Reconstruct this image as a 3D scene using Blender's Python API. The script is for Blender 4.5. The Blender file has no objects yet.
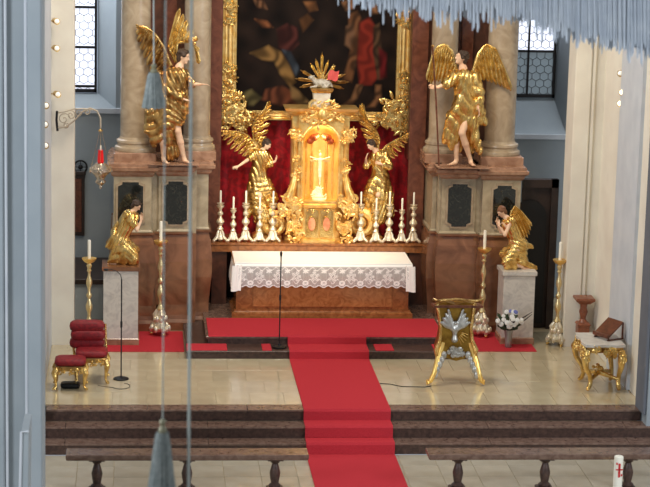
import bpy, math, random
import numpy as np
from mathutils import Matrix, Vector
PI = math.pi
sc = bpy.context.scene
COL = sc.collection
rnd = random.Random(7)

# ------------------------------------------------------------------ camera
# real position: the organ loft, 37 m from the altar steps, 9.5 m above the chancel floor
F = 2100.0; CX, CY = 325.0, 243.5
CAM = np.array([-3.55, -37.0, 9.5])
_y = np.array([138-CX, -(-175-CY), -F]); _y /= np.linalg.norm(_y)
_vx = 60.0; _vy = CY+(F*F+(138-CX)*(_vx-CX))/(CY+175)
_z = -np.array([_vx-CX, -(_vy-CY), -F]); _z /= np.linalg.norm(_z)
_x = np.cross(_y, _z)
R3 = np.array([_x, _y, _z])
def at(px, py, Y=None, Z=None, X=None):
    d = R3 @ np.array([px-CX, -(py-CY), -F])
    t = (Y-CAM[1])/d[1] if Y is not None else ((Z-CAM[2])/d[2] if Z is not None else (X-CAM[0])/d[0])
    return CAM+t*d
cd = bpy.data.cameras.new('camera'); cam = bpy.data.objects.new('camera', cd); COL.objects.link(cam)
cd.sensor_width = 36.0; cd.lens = F/650*36; cd.clip_end = 300
M4 = Matrix([[*R3[0], CAM[0]], [*R3[1], CAM[1]], [*R3[2], CAM[2]], [0, 0, 0, 1]])
cam.matrix_world = M4
cd.dof.use_dof = True; cd.dof.focus_distance = 39.5; cd.dof.aperture_fstop = 2.2
sc.camera = cam

# ------------------------------------------------------------------ light
sc.view_settings.view_transform = 'Standard'; sc.view_settings.look = 'None'
sc.view_settings.gamma = 1.0; sc.view_settings.use_curve_mapping = False
sc.view_settings.exposure = 0.0
w = bpy.data.worlds.new('world'); sc.world = w; w.use_nodes = True
w.node_tree.nodes['Background'].inputs[0].default_value = (0.60, 0.64, 0.70, 1)
w.node_tree.nodes['Background'].inputs[1].default_value = 0.5

def aim(o, loc, tgt):
    o.location = loc
    o.rotation_euler = (Vector(tgt)-Vector(loc)).to_track_quat('-Z', 'Y').to_euler()
def area(name, loc, tgt, size, power, color, sy=None):
    l = bpy.data.lights.new(name, 'AREA'); l.energy = power; l.color = color
    l.shape = 'RECTANGLE'; l.size = size; l.size_y = sy or size
    o = bpy.data.objects.new(name, l); COL.objects.link(o); aim(o, loc, tgt); return o
def spot(name, loc, tgt, power, color, deg, blend=.6, r=.12):
    l = bpy.data.lights.new(name, 'SPOT'); l.energy = power; l.color = color
    l.spot_size = math.radians(deg); l.spot_blend = blend; l.shadow_soft_size = r
    o = bpy.data.objects.new(name, l); COL.objects.link(o); aim(o, loc, tgt); return o
WARM = (1.0, .79, .52); DAY = (.86, .92, 1.0)
area('nave_window_light_left', (-13, -20, 9), (0, 0, 2), 4, 1500, DAY, 7)
area('nave_window_light_right', (13, -18, 9), (0, 0, 2), 4, 1500, DAY, 7)
area('apse_window_light_left', (-5.5, 5.0, 7), (-2.5, 2, 1), 1.6, 120, DAY, 3)
area('apse_window_light_right', (5.8, 5.0, 7), (3, 2, 1), 1.6, 130, DAY, 3)
spot('altar_spot_left', (-4.3, -3.4, 9.0), (.0, 3.2, 2.3), 1500, WARM, 24, .8)
spot('altar_spot_right', (4.3, -3.4, 9.0), (0, 3.2, 2.3), 1500, WARM, 24, .8)
spot('altar_spot_center', (0, -4.0, 11), (0, 3.0, 1.8), 1050, WARM, 15, .9)
spot('angel_spot_left', (-4.2, -3.4, 10), (-2.8, 2.0, 3.8), 700, WARM, 34, .9)
spot('angel_spot_right', (4.2, -3.4, 10), (2.8, 2.0, 3.8), 800, WARM, 34, .9)
area('chancel_fill', (-1.6, -2.7, 12.5), (.4, 2.2, 2), 5, 760, (1, .89, .74), 1.5)  # added warm front fill for altar and chancel walls, not a real fixture

# ------------------------------------------------------------------ materials
def lin(c):
    return tuple((v/255/12.92 if v/255 <= .04045 else ((v/255+.055)/1.055)**2.4) for v in c)
def mat(name, c, rough=.6, metal=0.0, c2=None, scale=3.0, bump=0.0, bscale=None, detail=6, dist=0.0, spec=.5,
        rand=0.0, contrast=(.35, .65), emit=None, es=1.0, sheen=0.0, wave=False, coat=0.0, brick=None):
    m = bpy.data.materials.new(name); m.use_nodes = True
    n = m.node_tree.nodes; L = m.node_tree.links
    b = n['Principled BSDF']
    b.inputs['Base Color'].default_value = (*lin(c), 1); b.inputs['Roughness'].default_value = rough
    b.inputs['Metallic'].default_value = metal
    b.inputs['Specular IOR Level'].default_value = spec
    if coat: b.inputs['Coat Weight'].default_value = coat; b.inputs['Coat Roughness'].default_value = .1
    if sheen: b.inputs['Sheen Weight'].default_value = sheen
    tc = n.new('ShaderNodeTexCoord')
    last = None
    if c2:
        t = n.new('ShaderNodeTexNoise'); t.inputs['Scale'].default_value = scale
        t.inputs['Detail'].default_value = detail; t.inputs['Distortion'].default_value = dist
        L.new(tc.outputs['Object'], t.inputs['Vector'])
        r = n.new('ShaderNodeValToRGB')
        r.color_ramp.elements[0].position = contrast[0]; r.color_ramp.elements[1].position = contrast[1]
        r.color_ramp.elements[0].color = (*lin(c), 1); r.color_ramp.elements[1].color = (*lin(c2), 1)
        L.new(t.outputs['Fac'], r.inputs['Fac']); last = r.outputs['Color']
    if rand:
        oi = n.new('ShaderNodeObjectInfo'); mr = n.new('ShaderNodeMapRange')
        mr.inputs['To Min'].default_value = 1-rand; mr.inputs['To Max'].default_value = 1+rand
        L.new(oi.outputs['Random'], mr.inputs['Value'])
        hs = n.new('ShaderNodeHueSaturation')
        L.new(mr.outputs['Result'], hs.inputs['Value'])
        if last: L.new(last, hs.inputs['Color'])
        else: hs.inputs['Color'].default_value = (*lin(c), 1)
        last = hs.outputs['Color']
    if last: L.new(last, b.inputs['Base Color'])
    if bump:
        t2 = n.new('ShaderNodeTexNoise'); t2.inputs['Scale'].default_value = bscale or scale*4
        t2.inputs['Detail'].default_value = 4
        L.new(tc.outputs['Object'], t2.inputs['Vector'])
        bp = n.new('ShaderNodeBump'); bp.inputs['Strength'].default_value = bump; bp.inputs['Distance'].default_value = .02
        L.new(t2.outputs['Fac'], bp.inputs['Height']); L.new(bp.outputs['Normal'], b.inputs['Normal'])
    if emit:
        b.inputs['Emission Color'].default_value = (*lin(emit), 1); b.inputs['Emission Strength'].default_value = es
    return m
def attr_mat(name, rough=.7, alpha=False, metal=0.0, coat=0, spec=.5):
    m = bpy.data.materials.new(name); m.use_nodes = True
    n = m.node_tree.nodes; L = m.node_tree.links; b = n['Principled BSDF']
    a = n.new('ShaderNodeVertexColor'); a.layer_name = 'Col'
    L.new(a.outputs['Color'], b.inputs['Base Color']); b.inputs['Roughness'].default_value = rough
    b.inputs['Coat Weight'].default_value = coat; b.inputs['Specular IOR Level'].default_value = spec
    if alpha: L.new(a.outputs['Alpha'], b.inputs['Alpha'])
    return m
GOLD = mat('gold', (246, 214, 138), .27, .95, c2=(208, 166, 92), scale=9, bump=.3, bscale=40)
GOLDD = mat('gold_old', (222, 184, 116), .28, .96, c2=(142, 104, 60), scale=8, bump=.3, bscale=30)
GOLDS = mat('gold_smooth', (252, 214, 126), .34, .8, c2=(240, 190, 98), scale=6)
GOLDT = mat('gold_pale', (250, 216, 142), .3, .7, c2=(232, 180, 92), scale=8, bump=.3, bscale=34)
SILVER = mat('silver', (246, 238, 218), .36, .6, c2=(224, 210, 178), scale=12, bump=.2, bscale=40)
BRASS = mat('brass', (226, 196, 130), .25, 1.0, c2=(190, 150, 90), scale=9)
SKIN = mat('skin_paint', (238, 204, 172), .45, c2=(222, 178, 146), scale=8, spec=.4)
HAIR = mat('hair_paint', (74, 54, 40), .6, c2=(48, 34, 26), scale=30, bump=.5, bscale=60)
PLASTER_C = mat('plaster_cream', (234, 228, 212), .9, c2=(224, 216, 200), scale=1.5, bump=.05)
PLASTER_B = mat('plaster_blue', (158, 166, 170), .9, c2=(148, 157, 162), scale=1.2, bump=.05)
PLASTER_L = mat('plaster_line', (204, 208, 212), .85, c2=(192, 197, 203), scale=2)
PLASTER_D = mat('plaster_grey', (106, 110, 118), .9, c2=(98, 102, 110), scale=2)
TILE = mat('floor_tile', (202, 188, 156), .18, c2=(188, 173, 141), scale=2.4, rand=.05, coat=.5, contrast=(.3, .7))
TILE_N = mat('nave_tile', (186, 178, 160), .3, c2=(168, 158, 138), scale=2.4, rand=.07, contrast=(.3, .7))
JOINT = mat('joint', (184, 168, 136), .7)
MARB_RED = mat('marble_red', (124, 84, 68), .28, c2=(160, 122, 102), scale=7, dist=1.5, contrast=(.35, .7), coat=.2)
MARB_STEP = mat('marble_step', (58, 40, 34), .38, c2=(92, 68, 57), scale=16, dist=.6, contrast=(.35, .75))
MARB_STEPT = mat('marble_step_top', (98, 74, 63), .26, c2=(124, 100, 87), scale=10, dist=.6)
MARB_PLINTH = mat('marble_plinth', (110, 72, 48), .2, c2=(150, 104, 74), scale=2.6, dist=1.2, contrast=(.3, .72), coat=.35)
MARB_ORANGE = mat('marble_orange', (122, 72, 36), .22, c2=(160, 102, 56), scale=9, dist=1.0, coat=.3)
MARB_PINK = mat('marble_pink', (142, 104, 80), .25, c2=(176, 138, 112), scale=5, dist=1, coat=.2)
MARB_GREY = mat('marble_grey', (158, 144, 118), .28, c2=(184, 170, 142), scale=3, dist=1.5, coat=.2)
MARB_COL = mat('marble_column', (158, 138, 112), .25, c2=(188, 170, 144), scale=2.6, dist=2.2, coat=.25, contrast=(.3, .75))
MARB_WHITE = mat('marble_white', (212, 206, 196), .3, c2=(178, 172, 166), scale=4, dist=2.5, contrast=(.45, .8))
MARB_DARK = mat('marble_dark', (26, 28, 26), .12, c2=(64, 64, 54), scale=9, dist=2.5, contrast=(.5, .8), coat=.5)
BROWN_WALL = mat('retable_brown', (70, 44, 32), .35, c2=(100, 62, 46), scale=3, dist=1.5)
REDPIL = mat('retable_redbrown', (98, 54, 38), .3, c2=(130, 78, 56), scale=4, dist=1.8, coat=.2)
CARPET = mat('red_carpet', (192, 58, 66), .95, c2=(180, 50, 58), scale=60, bump=.2, bscale=200, spec=.05)
DAMASK = mat('red_damask', (178, 12, 30), .7, c2=(140, 8, 22), scale=9, contrast=(.45, .55))
VELVET = mat('red_velvet', (150, 22, 32), .6, c2=(116, 14, 24), scale=20)
CLOTH = mat('white_linen', (250, 246, 238), .85)
WAX = mat('wax', (246, 242, 226), .5)
IRON = mat('iron', (40, 38, 38), .5, .6)
BLACK = mat('black_metal', (22, 22, 24), .45, .3)
DOVE = mat('dove_silver', (196, 194, 186), .35, .6, c2=(158, 156, 148), scale=14)
LAMPS = mat('lamp_silver', (216, 204, 186), .25, .9, c2=(160, 148, 130), scale=14, bump=.3, bscale=40)
STANDW = mat('stand_wood', (150, 88, 60), .35, c2=(116, 64, 42), scale=8, dist=2)
WOOD = mat('dark_wood', (112, 62, 40), .35, c2=(78, 42, 26), scale=8, dist=2)
DOORW = mat('door_wood', (52, 36, 28), .5, c2=(38, 26, 20), scale=5)
WHITEST = mat('white_stone', (236, 226, 204), .45, c2=(214, 200, 174), scale=8)
BLUETHREAD = mat('blue_thread', (206, 214, 222), .8, c2=(186, 196, 208), scale=5)
TASSEL = mat('tassel_thread', (142, 148, 144), .8, c2=(116, 124, 122), scale=20)
CORD = mat('cord', (176, 184, 178), .6)
REDGLASS = mat('red_glass', (190, 16, 22), .15, emit=(200, 10, 14), es=.35)
GREEN = mat('leaf_green', (54, 74, 44), .6, c2=(36, 54, 30), scale=10)
PETAL = mat('petal_white', (240, 240, 236), .7)
PETALB = mat('petal_blue', (120, 130, 190), .7)
VASEM = mat('vase_grey', (150, 148, 144), .2, .3)
MEDAL = mat('medallion_pink', (226, 160, 120), .4, c2=(200, 120, 84), scale=12)
LAMPW = mat('lamp_glow', (255, 240, 210), .3, emit=(255, 225, 170), es=9)
LAMPO = mat('lens_glint', (235, 235, 230), .1, emit=(255, 240, 215), es=.5)  # faint glow stands in for the whitish glints on unlit lenses
LEAD = mat('lead', (60, 62, 66), .6)
GLASS_B = mat('window_glass_bright', (200, 210, 225), .2, emit=(226, 230, 246), es=1.25)
GLASS_D = mat('window_glass_dim', (110, 122, 128), .15, emit=(120, 132, 140), es=.45)
PAPER = mat('paper', (220, 214, 200), .8)

# ------------------------------------------------------------------ mesh helpers
class MB:
    def __init__(s): s.v = []; s.f = []
    def add(s, vs, fs):
        k = len(s.v); s.v += [tuple(float(c) for c in p) for p in vs]; s.f += [tuple(i+k for i in f) for f in fs]; return s
    def box(s, x0, x1, y0, y1, z0, z1, b=0.0):
        if b:
            b = min(b, (x1-x0)*.45, (y1-y0)*.45, (z1-z0)*.45)
            P = [(x0+b, y0), (x1-b, y0), (x1, y0+b), (x1, y1-b), (x1-b, y1), (x0+b, y1), (x0, y1-b), (x0, y0+b)]
            Q = [(x0+2*b, y0+b), (x1-2*b, y0+b), (x1-b, y0+2*b), (x1-b, y1-2*b), (x1-2*b, y1-b), (x0+2*b, y1-b), (x0+b, y1-2*b), (x0+b, y0+2*b)]
            vs = [(*p, z0) for p in P]+[(*p, z1-b) for p in P]+[(*q, z1) for q in Q]
            fs = [tuple(range(7, -1, -1)), tuple(range(16, 24))]
            for r in (0, 8):
                for i in range(8): j = (i+1) % 8; fs.append((r+i, r+j, r+8+j, r+8+i))
            return s.add(vs, fs)
        return s.add([(x0, y0, z0), (x1, y0, z0), (x1, y1, z0), (x0, y1, z0), (x0, y0, z1), (x1, y0, z1), (x1, y1, z1), (x0, y1, z1)],
                     [(3, 2, 1, 0), (4, 5, 6, 7), (0, 1, 5, 4), (1, 2, 6, 5), (2, 3, 7, 6), (3, 0, 4, 7)])
    def lathe(s, prof, c=(0, 0, 0), n=16, rib=0, ribamp=0):
        vs = []; fs = []
        for r, z in prof:
            for i in range(n):
                a = 2*PI*i/n; rr = r*(1+(ribamp*(1 if i % 2 else -1) if rib else 0))
                vs.append((c[0]+rr*math.cos(a), c[1]+rr*math.sin(a), c[2]+z))
        m = len(prof)
        for k in range(m-1):
            for i in range(n):
                j = (i+1) % n; fs.append((k*n+i, k*n+j, (k+1)*n+j, (k+1)*n+i))
        fs.append(tuple(range(n-1, -1, -1))); fs.append(tuple((m-1)*n+i for i in range(n)))
        return s.add(vs, fs)
    def tube(s, pts, rad, n=6, flat=1.0):
        pts = [np.array(p, float) for p in pts]; m = len(pts)
        if not hasattr(rad, '__len__'): rad = [rad]*m
        vs = []; fs = []; up = None
        for i in range(m):
            t = pts[min(i+1, m-1)]-pts[max(i-1, 0)]; t = t/(np.linalg.norm(t)+1e-9)
            if up is None:
                up = np.array([0, 0, 1.]) if abs(t[2]) < .9 else np.array([0, 1., 0])
            a = np.cross(t, up); a /= np.linalg.norm(a)+1e-9; b = np.cross(a, t); up = b
            for k in range(n):
                an = 2*PI*k/n; vs.append(pts[i]+rad[i]*(a*math.cos(an)*flat+b*math.sin(an)))
        for i in range(m-1):
            for k in range(n):
                j = (k+1) % n; fs.append((i*n+k, i*n+j, (i+1)*n+j, (i+1)*n+k))
        fs.append(tuple(range(n-1, -1, -1))); fs.append(tuple((m-1)*n+k for k in range(n)))
        return s.add(vs, fs)
    def ball(s, c, r, n=8, m=6, rot=None):
        if not hasattr(r, '__len__'): r = (r, r, r)
        vs = []; fs = []
        for i in range(m+1):
            th = PI*i/m
            for k in range(n):
                ph = 2*PI*k/n
                p = np.array([r[0]*math.sin(th)*math.cos(ph), r[1]*math.sin(th)*math.sin(ph), r[2]*math.cos(th)])
                if rot is not None: p = rot @ p
                vs.append(np.array(c)+p)
        for i in range(m):
            for k in range(n):
                j = (k+1) % n; fs.append((i*n+k, (i+1)*n+k, (i+1)*n+j, i*n+j))
        return s.add(vs, fs)
    def prism(s, poly, y0, y1):   # polygon in XZ (counterclockwise seen from -Y), extruded in Y
        n = len(poly)
        vs = [(x, y0, z) for x, z in poly]+[(x, y1, z) for x, z in poly]
        fs = [tuple(range(n)), tuple(range(2*n-1, n-1, -1))]+[((i+1) % n, i, i+n, (i+1) % n+n) for i in range(n)]
        return s.add(vs, fs)
    def prismz(s, poly, z0, z1):
        n = len(poly)
        vs = [(x, y, z0) for x, y in poly]+[(x, y, z1) for x, y in poly]
        fs = [tuple(range(n-1, -1, -1)), tuple(range(n, 2*n))]+[(i, (i+1) % n, (i+1) % n+n, i+n) for i in range(n)]
        return s.add(vs, fs)
    def loft(s, poly, prof):      # poly: plan CCW; prof: (outward offset, z)
        n = len(poly); P = [np.array(p, float) for p in poly]; nr = []
        for i in range(n):
            a = P[i]-P[i-1]; b = P[(i+1) % n]-P[i]
            a /= np.linalg.norm(a); b /= np.linalg.norm(b)
            na = np.array([a[1], -a[0]]); nb = np.array([b[1], -b[0]]); m_ = na+nb
            nr.append(m_/max(.3, (1+na@nb)))
        vs = []; fs = []
        for o, z in prof:
            for i in range(n): q = P[i]+nr[i]*o; vs.append((q[0], q[1], z))
        for k in range(len(prof)-1):
            for i in range(n):
                j = (i+1) % n; fs.append((k*n+i, k*n+j, (k+1)*n+j, (k+1)*n+i))
        fs.append(tuple(range(n-1, -1, -1))); fs.append(tuple((len(prof)-1)*n+i for i in range(n)))
        return s.add(vs, fs)
    def xf(s, fn): s.v = [tuple(fn(p)) for p in s.v]; return s
    def move(s, d): s.v = [(p[0]+d[0], p[1]+d[1], p[2]+d[2]) for p in s.v]; return s
    def build(s, name, m, parent=None, smooth=False, loc=None):
        me = bpy.data.meshes.new(name); me.from_pydata(s.v, [], s.f); me.update()
        return link(name, me, m, parent, smooth, loc)
def link(name, me, m, parent=None, smooth=False, loc=None):
    if not me.materials: me.materials.append(m)
    if smooth:
        me.polygons.foreach_set('use_smooth', [True]*len(me.polygons))
        if smooth != 'all':
            try: me.set_sharp_from_angle(angle=math.radians(40))
            except Exception: pass
    o = bpy.data.objects.new(name, me); COL.objects.link(o)
    if parent: o.parent = parent
    if loc is not None: o.location = tuple(float(c) for c in loc)
    return o
def tag(o, label, cat=None, group=None, kind=None):
    o['label'] = label
    if cat: o['category'] = cat
    if group: o['group'] = group
    if kind: o['kind'] = kind
    return o
def thing(name, label, cat, loc=(0, 0, 0), rz=0, group=None):
    o = bpy.data.objects.new(name, None); COL.objects.link(o)
    o.empty_display_size = .1
    o.location = tuple(float(c) for c in loc); o.rotation_euler = (0, 0, rz)
    return tag(o, label, cat, group)
def struct(o, label): return tag(o, label, kind='structure')
def dup(root, loc, rz=None, label=None, scale=None):
    r = root.copy(); COL.objects.link(r); r.location = tuple(float(c) for c in loc)
    if rz is not None: r.rotation_euler = (0, 0, rz)
    if label: r['label'] = label
    if scale: r.scale = scale
    for ch in list(root.children):
        c = ch.copy(); COL.objects.link(c); c.parent = r
        for g in list(ch.children):
            d = g.copy(); COL.objects.link(d); d.parent = c
    return r
def spiral(c, r0, r1, a0, turns, y, n=14, sgn=1):
    out = []
    for i in range(n):
        t = i/(n-1); r = r0+(r1-r0)*t; a = a0+sgn*turns*2*PI*t
        out.append((c[0]+r*math.cos(a), y, c[1]+r*math.sin(a)))
    return out
def flourish(mb, cx, cz, y, w, h, n, seed, th=.02):
    """carved acanthus scrolls filling a w x h patch standing proud of plane y (towards -Y)"""
    r = random.Random(seed)
    for i in range(n):
        x = cx+(r.random()-.5)*w; z = cz+(r.random()-.5)*h; s = (.35+.5*r.random())*min(w, h)*.5
        sg = r.choice((-1, 1)); p = spiral((x, z), s, s*.15, r.random()*6.28, 1.1, y-th*r.random(), 11, sg)
        mb.tube(p, [th*(.35+.75*math.sin(PI*min(1, .15+j/10.5))) for j in range(11)], 5)
        mb.ball((x, y-th, z), (th*1.2, th, th*1.2), 6, 4)
        for k in range(3):
            a = r.random()*6.28; ca, sa = math.cos(a), math.sin(a)
            rot = np.array([[ca, 0, -sa], [0, 1, 0], [sa, 0, ca]])
            mb.ball((x+ca*s, y-th*.6, z+sa*s), (s*.5, th*.9, s*.2), 7, 5, rot)
    return mb

# ------------------------------------------------------------------ implicit sculpting (numpy distance field -> surface nets)
def vec(*a): return np.array(a, float)
def nrm(v): v = np.array(v, float); return v/(np.linalg.norm(v)+1e-9)
def cap(a, b, ra, rb=None, k=.02): return ('c', np.array(a, float), np.array(b, float), ra, ra if rb is None else rb, k)
def ell(c, r, rot=None, k=.02): return ('e', np.array(c, float), np.array(r, float), rot, None, k)
def cut(p): return ('-',)+p
def sculpt(prims, vox=.014, disp=None):
    lo = np.full(3, 1e9); hi = -lo
    def bb(p):
        if p[0] == 'c': r = max(p[3], p[4]); return np.minimum(p[1], p[2])-r, np.maximum(p[1], p[2])+r
        r = max(p[2]); return p[1]-r, p[1]+r
    for p in prims:
        if p[0] == '-': continue
        a, b = bb(p); lo = np.minimum(lo, a); hi = np.maximum(hi, b)
    lo -= vox*4+.03; hi += vox*4+.03
    ax = [np.arange(lo[i], hi[i], vox, dtype=np.float32) for i in range(3)]
    D = np.full([len(a) for a in ax], .12, np.float32)
    for p in prims:
        neg = p[0] == '-'
        if neg: p = p[1:]
        a, b = bb(p); k = p[5]; mg = k+.05
        sl = tuple(slice(max(0, int((a[i]-mg-lo[i])/vox)), int((b[i]+mg-lo[i])/vox)+2) for i in range(3))
        X, Y, Z = np.meshgrid(*[ax[i][sl[i]] for i in range(3)], indexing='ij')
        if X.size == 0: continue
        if p[0] == 'c':
            ba = p[2]-p[1]; q = (X-p[1][0])*ba[0]+(Y-p[1][1])*ba[1]+(Z-p[1][2])*ba[2]
            h = np.clip(q/(ba@ba+1e-9), 0, 1)
            d = np.sqrt((X-p[1][0]-h*ba[0])**2+(Y-p[1][1]-h*ba[1])**2+(Z-p[1][2]-h*ba[2])**2)-(p[3]+(p[4]-p[3])*h)
        else:
            x, y, z = X-p[1][0], Y-p[1][1], Z-p[1][2]
            if p[3] is not None:
                Rm = p[3]; x, y, z = (Rm[0][0]*x+Rm[1][0]*y+Rm[2][0]*z, Rm[0][1]*x+Rm[1][1]*y+Rm[2][1]*z, Rm[0][2]*x+Rm[1][2]*y+Rm[2][2]*z)
            r = p[2]; k0 = np.sqrt((x/r[0])**2+(y/r[1])**2+(z/r[2])**2); k1 = np.sqrt((x/r[0]**2)**2+(y/r[1]**2)**2+(z/r[2]**2)**2)+1e-6
            d = k0*(k0-1)/k1
        o = D[sl]
        if neg: D[sl] = np.maximum(o, -d)
        else:
            h = np.clip(.5+.5*(o-d)/k, 0, 1); D[sl] = o*(1-h)+d*h-k*h*(1-h)
    if disp is not None:
        X, Y, Z = np.meshgrid(*ax, indexing='ij'); D = D+disp(X, Y, Z).astype(np.float32)
    S = D < 0
    nx, ny, nz = [n-1 for n in D.shape]
    acc = np.zeros((nx, ny, nz, 3), np.float32); cnt = np.zeros((nx, ny, nz), np.float32)
    cor = [(i, j, k) for i in (0, 1) for j in (0, 1) for k in (0, 1)]
    for a in cor:
        for ax_ in range(3):
            if a[ax_]: continue
            b = list(a); b[ax_] = 1
            A = D[a[0]:a[0]+nx, a[1]:a[1]+ny, a[2]:a[2]+nz]; B = D[b[0]:b[0]+nx, b[1]:b[1]+ny, b[2]:b[2]+nz]
            m = (A < 0) != (B < 0)
            t = np.where(m, A/np.where(m, A-B, 1), 0)
            for c in range(3): acc[..., c] += np.where(m, a[c]+(t if c == ax_ else 0), 0)
            cnt += m
    act = cnt > 0; idx = np.full((nx, ny, nz), -1, np.int64); idx[act] = np.arange(act.sum())
    I = np.argwhere(act); V = (I+acc[act]/cnt[act][:, None])*vox+lo
    faces = []
    for ax_ in range(3):
        u, v = [(1, 2), (2, 0), (0, 1)][ax_]
        sh = list(D.shape); A = S.take(range(sh[ax_]-1), ax_); B = S.take(range(1, sh[ax_]), ax_)
        E = np.argwhere(A != B)
        E = E[(E[:, u] > 0) & (E[:, v] > 0) & (E[:, u] < sh[u]-1) & (E[:, v] < sh[v]-1)]
        q = []
        for du, dv in ((1, 1), (0, 1), (0, 0), (1, 0)):
            e = E.copy(); e[:, u] -= du; e[:, v] -= dv; q.append(idx[e[:, 0], e[:, 1], e[:, 2]])
        q = np.stack(q, 1); fl = ~A[E[:, 0], E[:, 1], E[:, 2]]
        q[fl] = q[fl][:, ::-1]; faces.append(q)
    Fc = np.concatenate(faces); Fc = Fc[(Fc >= 0).all(1)]
    me = bpy.data.meshes.new('sculpt')
    me.vertices.add(len(V)); me.vertices.foreach_set('co', V.astype(np.float32).ravel())
    me.loops.add(len(Fc)*4); me.loops.foreach_set('vertex_index', Fc.ravel().astype(np.int32))
    me.polygons.add(len(Fc)); me.polygons.foreach_set('loop_start', np.arange(0, len(Fc)*4, 4, dtype=np.int32))
    me.update(calc_edges=True); me.validate()
    return me
def put(name, prims, m, parent, vox=.014, disp=None, origin=(0, 0, 0)):
    me = sculpt(prims, vox, disp); me.name = name
    if any(origin): me.transform(Matrix.Translation([-float(c) for c in origin]))
    return link(name, me, m, parent, 'all')
def folds(u, lam, amp, u2=None, seed=0.0):
    """drapery: ridges running across direction u, bent by a slow wave"""
    u = nrm(u); w2 = nrm(u2 if u2 is not None else (u[2]+.3, u[0]+.2, u[1]-.4))
    def f(X, Y, Z):
        p = X*u[0]+Y*u[1]+Z*u[2]; q = X*w2[0]+Y*w2[1]+Z*w2[2]; v = Z*.8-X*.5+Y*.3
        ph = PI*p/lam+1.5*np.sin(q*5.5+seed)+1.0*np.sin(v*9+seed*2)+.35*np.sin(q*19+p*7+seed*3)
        s = np.abs(np.sin(ph)); am = .55+.45*np.sin(v*6.3+q*4+seed*1.7)
        ph2 = PI*(p*.5+v*.8)/lam+1.8*np.sin(p*8+seed*4)
        return amp*am*(1.1-2.2*np.sqrt(s+.01))+amp*(1-am)*(.8-1.6*np.sqrt(np.abs(np.sin(ph2))+.01))
    return f
def basis(fwd, up=(0, 0, 1)):
    f = nrm(fwd); r = nrm(np.cross(f, up)); u = np.cross(r, f)
    return np.array([r, f, u]).T    # columns right, forward, up
def head_prims(c, fwd, up, s):
    B = basis(fwd, up); L = lambda x, y, z: c+B@(np.array([x, y, z])*s)
    p = [ell(L(0, -.012, .022), np.array([.076, .093, .092])*s, B), ell(L(0, .018, -.03), np.array([.056, .068, .082])*s, B, .03*s)]
    p += [cap(L(0, .084, .02), L(0, .104, -.022), .008*s, .015*s, .012*s)]
    p += [ell(L(x, .078, .022), np.array([.016, .012, .009])*s, B, .004*s) for x in (-.03, .03)]
    p += [cap(L(-.05, .07, .042), L(-.014, .086, .044), .009*s, .009*s, .012*s), cap(L(.05, .07, .042), L(.014, .086, .044), .009*s, .009*s, .012*s)]
    p += [cap(L(-.018, .076, -.05), L(.018, .076, -.05), .008*s, .008*s, .006*s), ell(L(0, .068, -.085), np.array([.022, .02, .018])*s, B, .02*s)]
    p += [ell(L(x, -.01, -.002), np.array([.01, .018, .03])*s, B, .01*s) for x in (-.077, .077)]
    return p
def hand_prims(w, d, n, s, curl=.35, thumb=1):
    """palm, four fingers of different lengths and a thumb from the side; d fingers' direction, n palm normal"""
    d = nrm(d); n = nrm(n-np.dot(n, d)*d); r = np.cross(d, n)
    B = np.array([r, d, n]).T
    p = [ell(w+d*.045*s, np.array([.038, .05, .014])*s, B, .012*s)]
    for i, (off, ln) in enumerate(((-.030, .066), (-.010, .078), (.010, .074), (.029, .056))):
        a = w+d*.085*s+r*off*s; dd = nrm(d+r*off*3.5+n*curl*.4); m_ = a+dd*ln*.5*s
        e = m_+nrm(dd+n*curl*1.2)*ln*.5*s
        p += [cap(a-d*.02*s, m_, .0095*s, .0085*s, .004*s), cap(m_, e, .0085*s, .007*s, .004*s)]
    t0 = w+d*.025*s-r*.03*s*thumb; t1 = t0+nrm(d*.7-r*thumb)*.04*s
    p += [cap(t0, t1, .012*s, .01*s, .006*s), cap(t1, t1+nrm(d+n*.3-r*.2*thumb)*.03*s, .01*s, .008*s, .004*s)]
    return p
def body_prims(J, s):
    p = head_prims(J['head'], J['face'], J.get('up', (0, 0, 1)), s)
    nb = J['head']+vec(0, 0, -.05)*s
    p += [cap(nb-nrm(J['face'])*.02*s, J['neck'], .046*s, .055*s, .03*s)]
    ch = (J['shL']+J['shR'])*.5*.55+J['neck']*.45-vec(0, 0, .1)*s
    p += [cap(J['neck'], ch, .07*s, .13*s, .05*s), cap(ch, J['pelvis'], .13*s, .125*s, .05*s)]
    for q in 'LR':
        p += [cap(ch+(J['sh'+q]-ch)*.3, J['sh'+q], .085*s, .06*s, .05*s), cap(J['sh'+q], J['el'+q], .052*s, .04*s, .03*s),
              cap(J['el'+q], J['wr'+q], .04*s, .026*s, .02*s)]
        if J.get('hd'+q) is not None: p += hand_prims(J['wr'+q], J['hd'+q], J.get('pn'+q, vec(0, 0, -1)), s, J.get('curl', .35), J.get('th'+q, 1))
        p += [cap(J['pelvis'], J['hip'+q], .12*s, .1*s, .05*s), cap(J['hip'+q], J['kn'+q], .088*s, .056*s, .03*s),
              cap(J['kn'+q], J['kn'+q]*.6+J['an'+q]*.4, .054*s, .056*s, .02*s), cap(J['kn'+q]*.6+J['an'+q]*.4, J['an'+q], .056*s, .034*s, .02*s)]
        f = J['toe'+q]-J['an'+q]
        p += [cap(J['an'+q], J['an'+q]+f*.15+vec(0, 0, -.03)*s, .036*s, .034*s, .02*s),
              cap(J['an'+q]+f*.15+vec(0, 0, -.03)*s, J['toe'+q], .034*s, .022*s, .02*s)]
        g = nrm(f*vec(1, 1, 0)); sd = vec(-g[1], g[0], 0)
        p += [cap(J['toe'+q]+sd*.013*i*s, J['toe'+q]+(g*.035+sd*.016*i)*s, .009*s, .009*s, .005*s) for i in (-2, -1, 0, 1, 2)]
    return p
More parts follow.
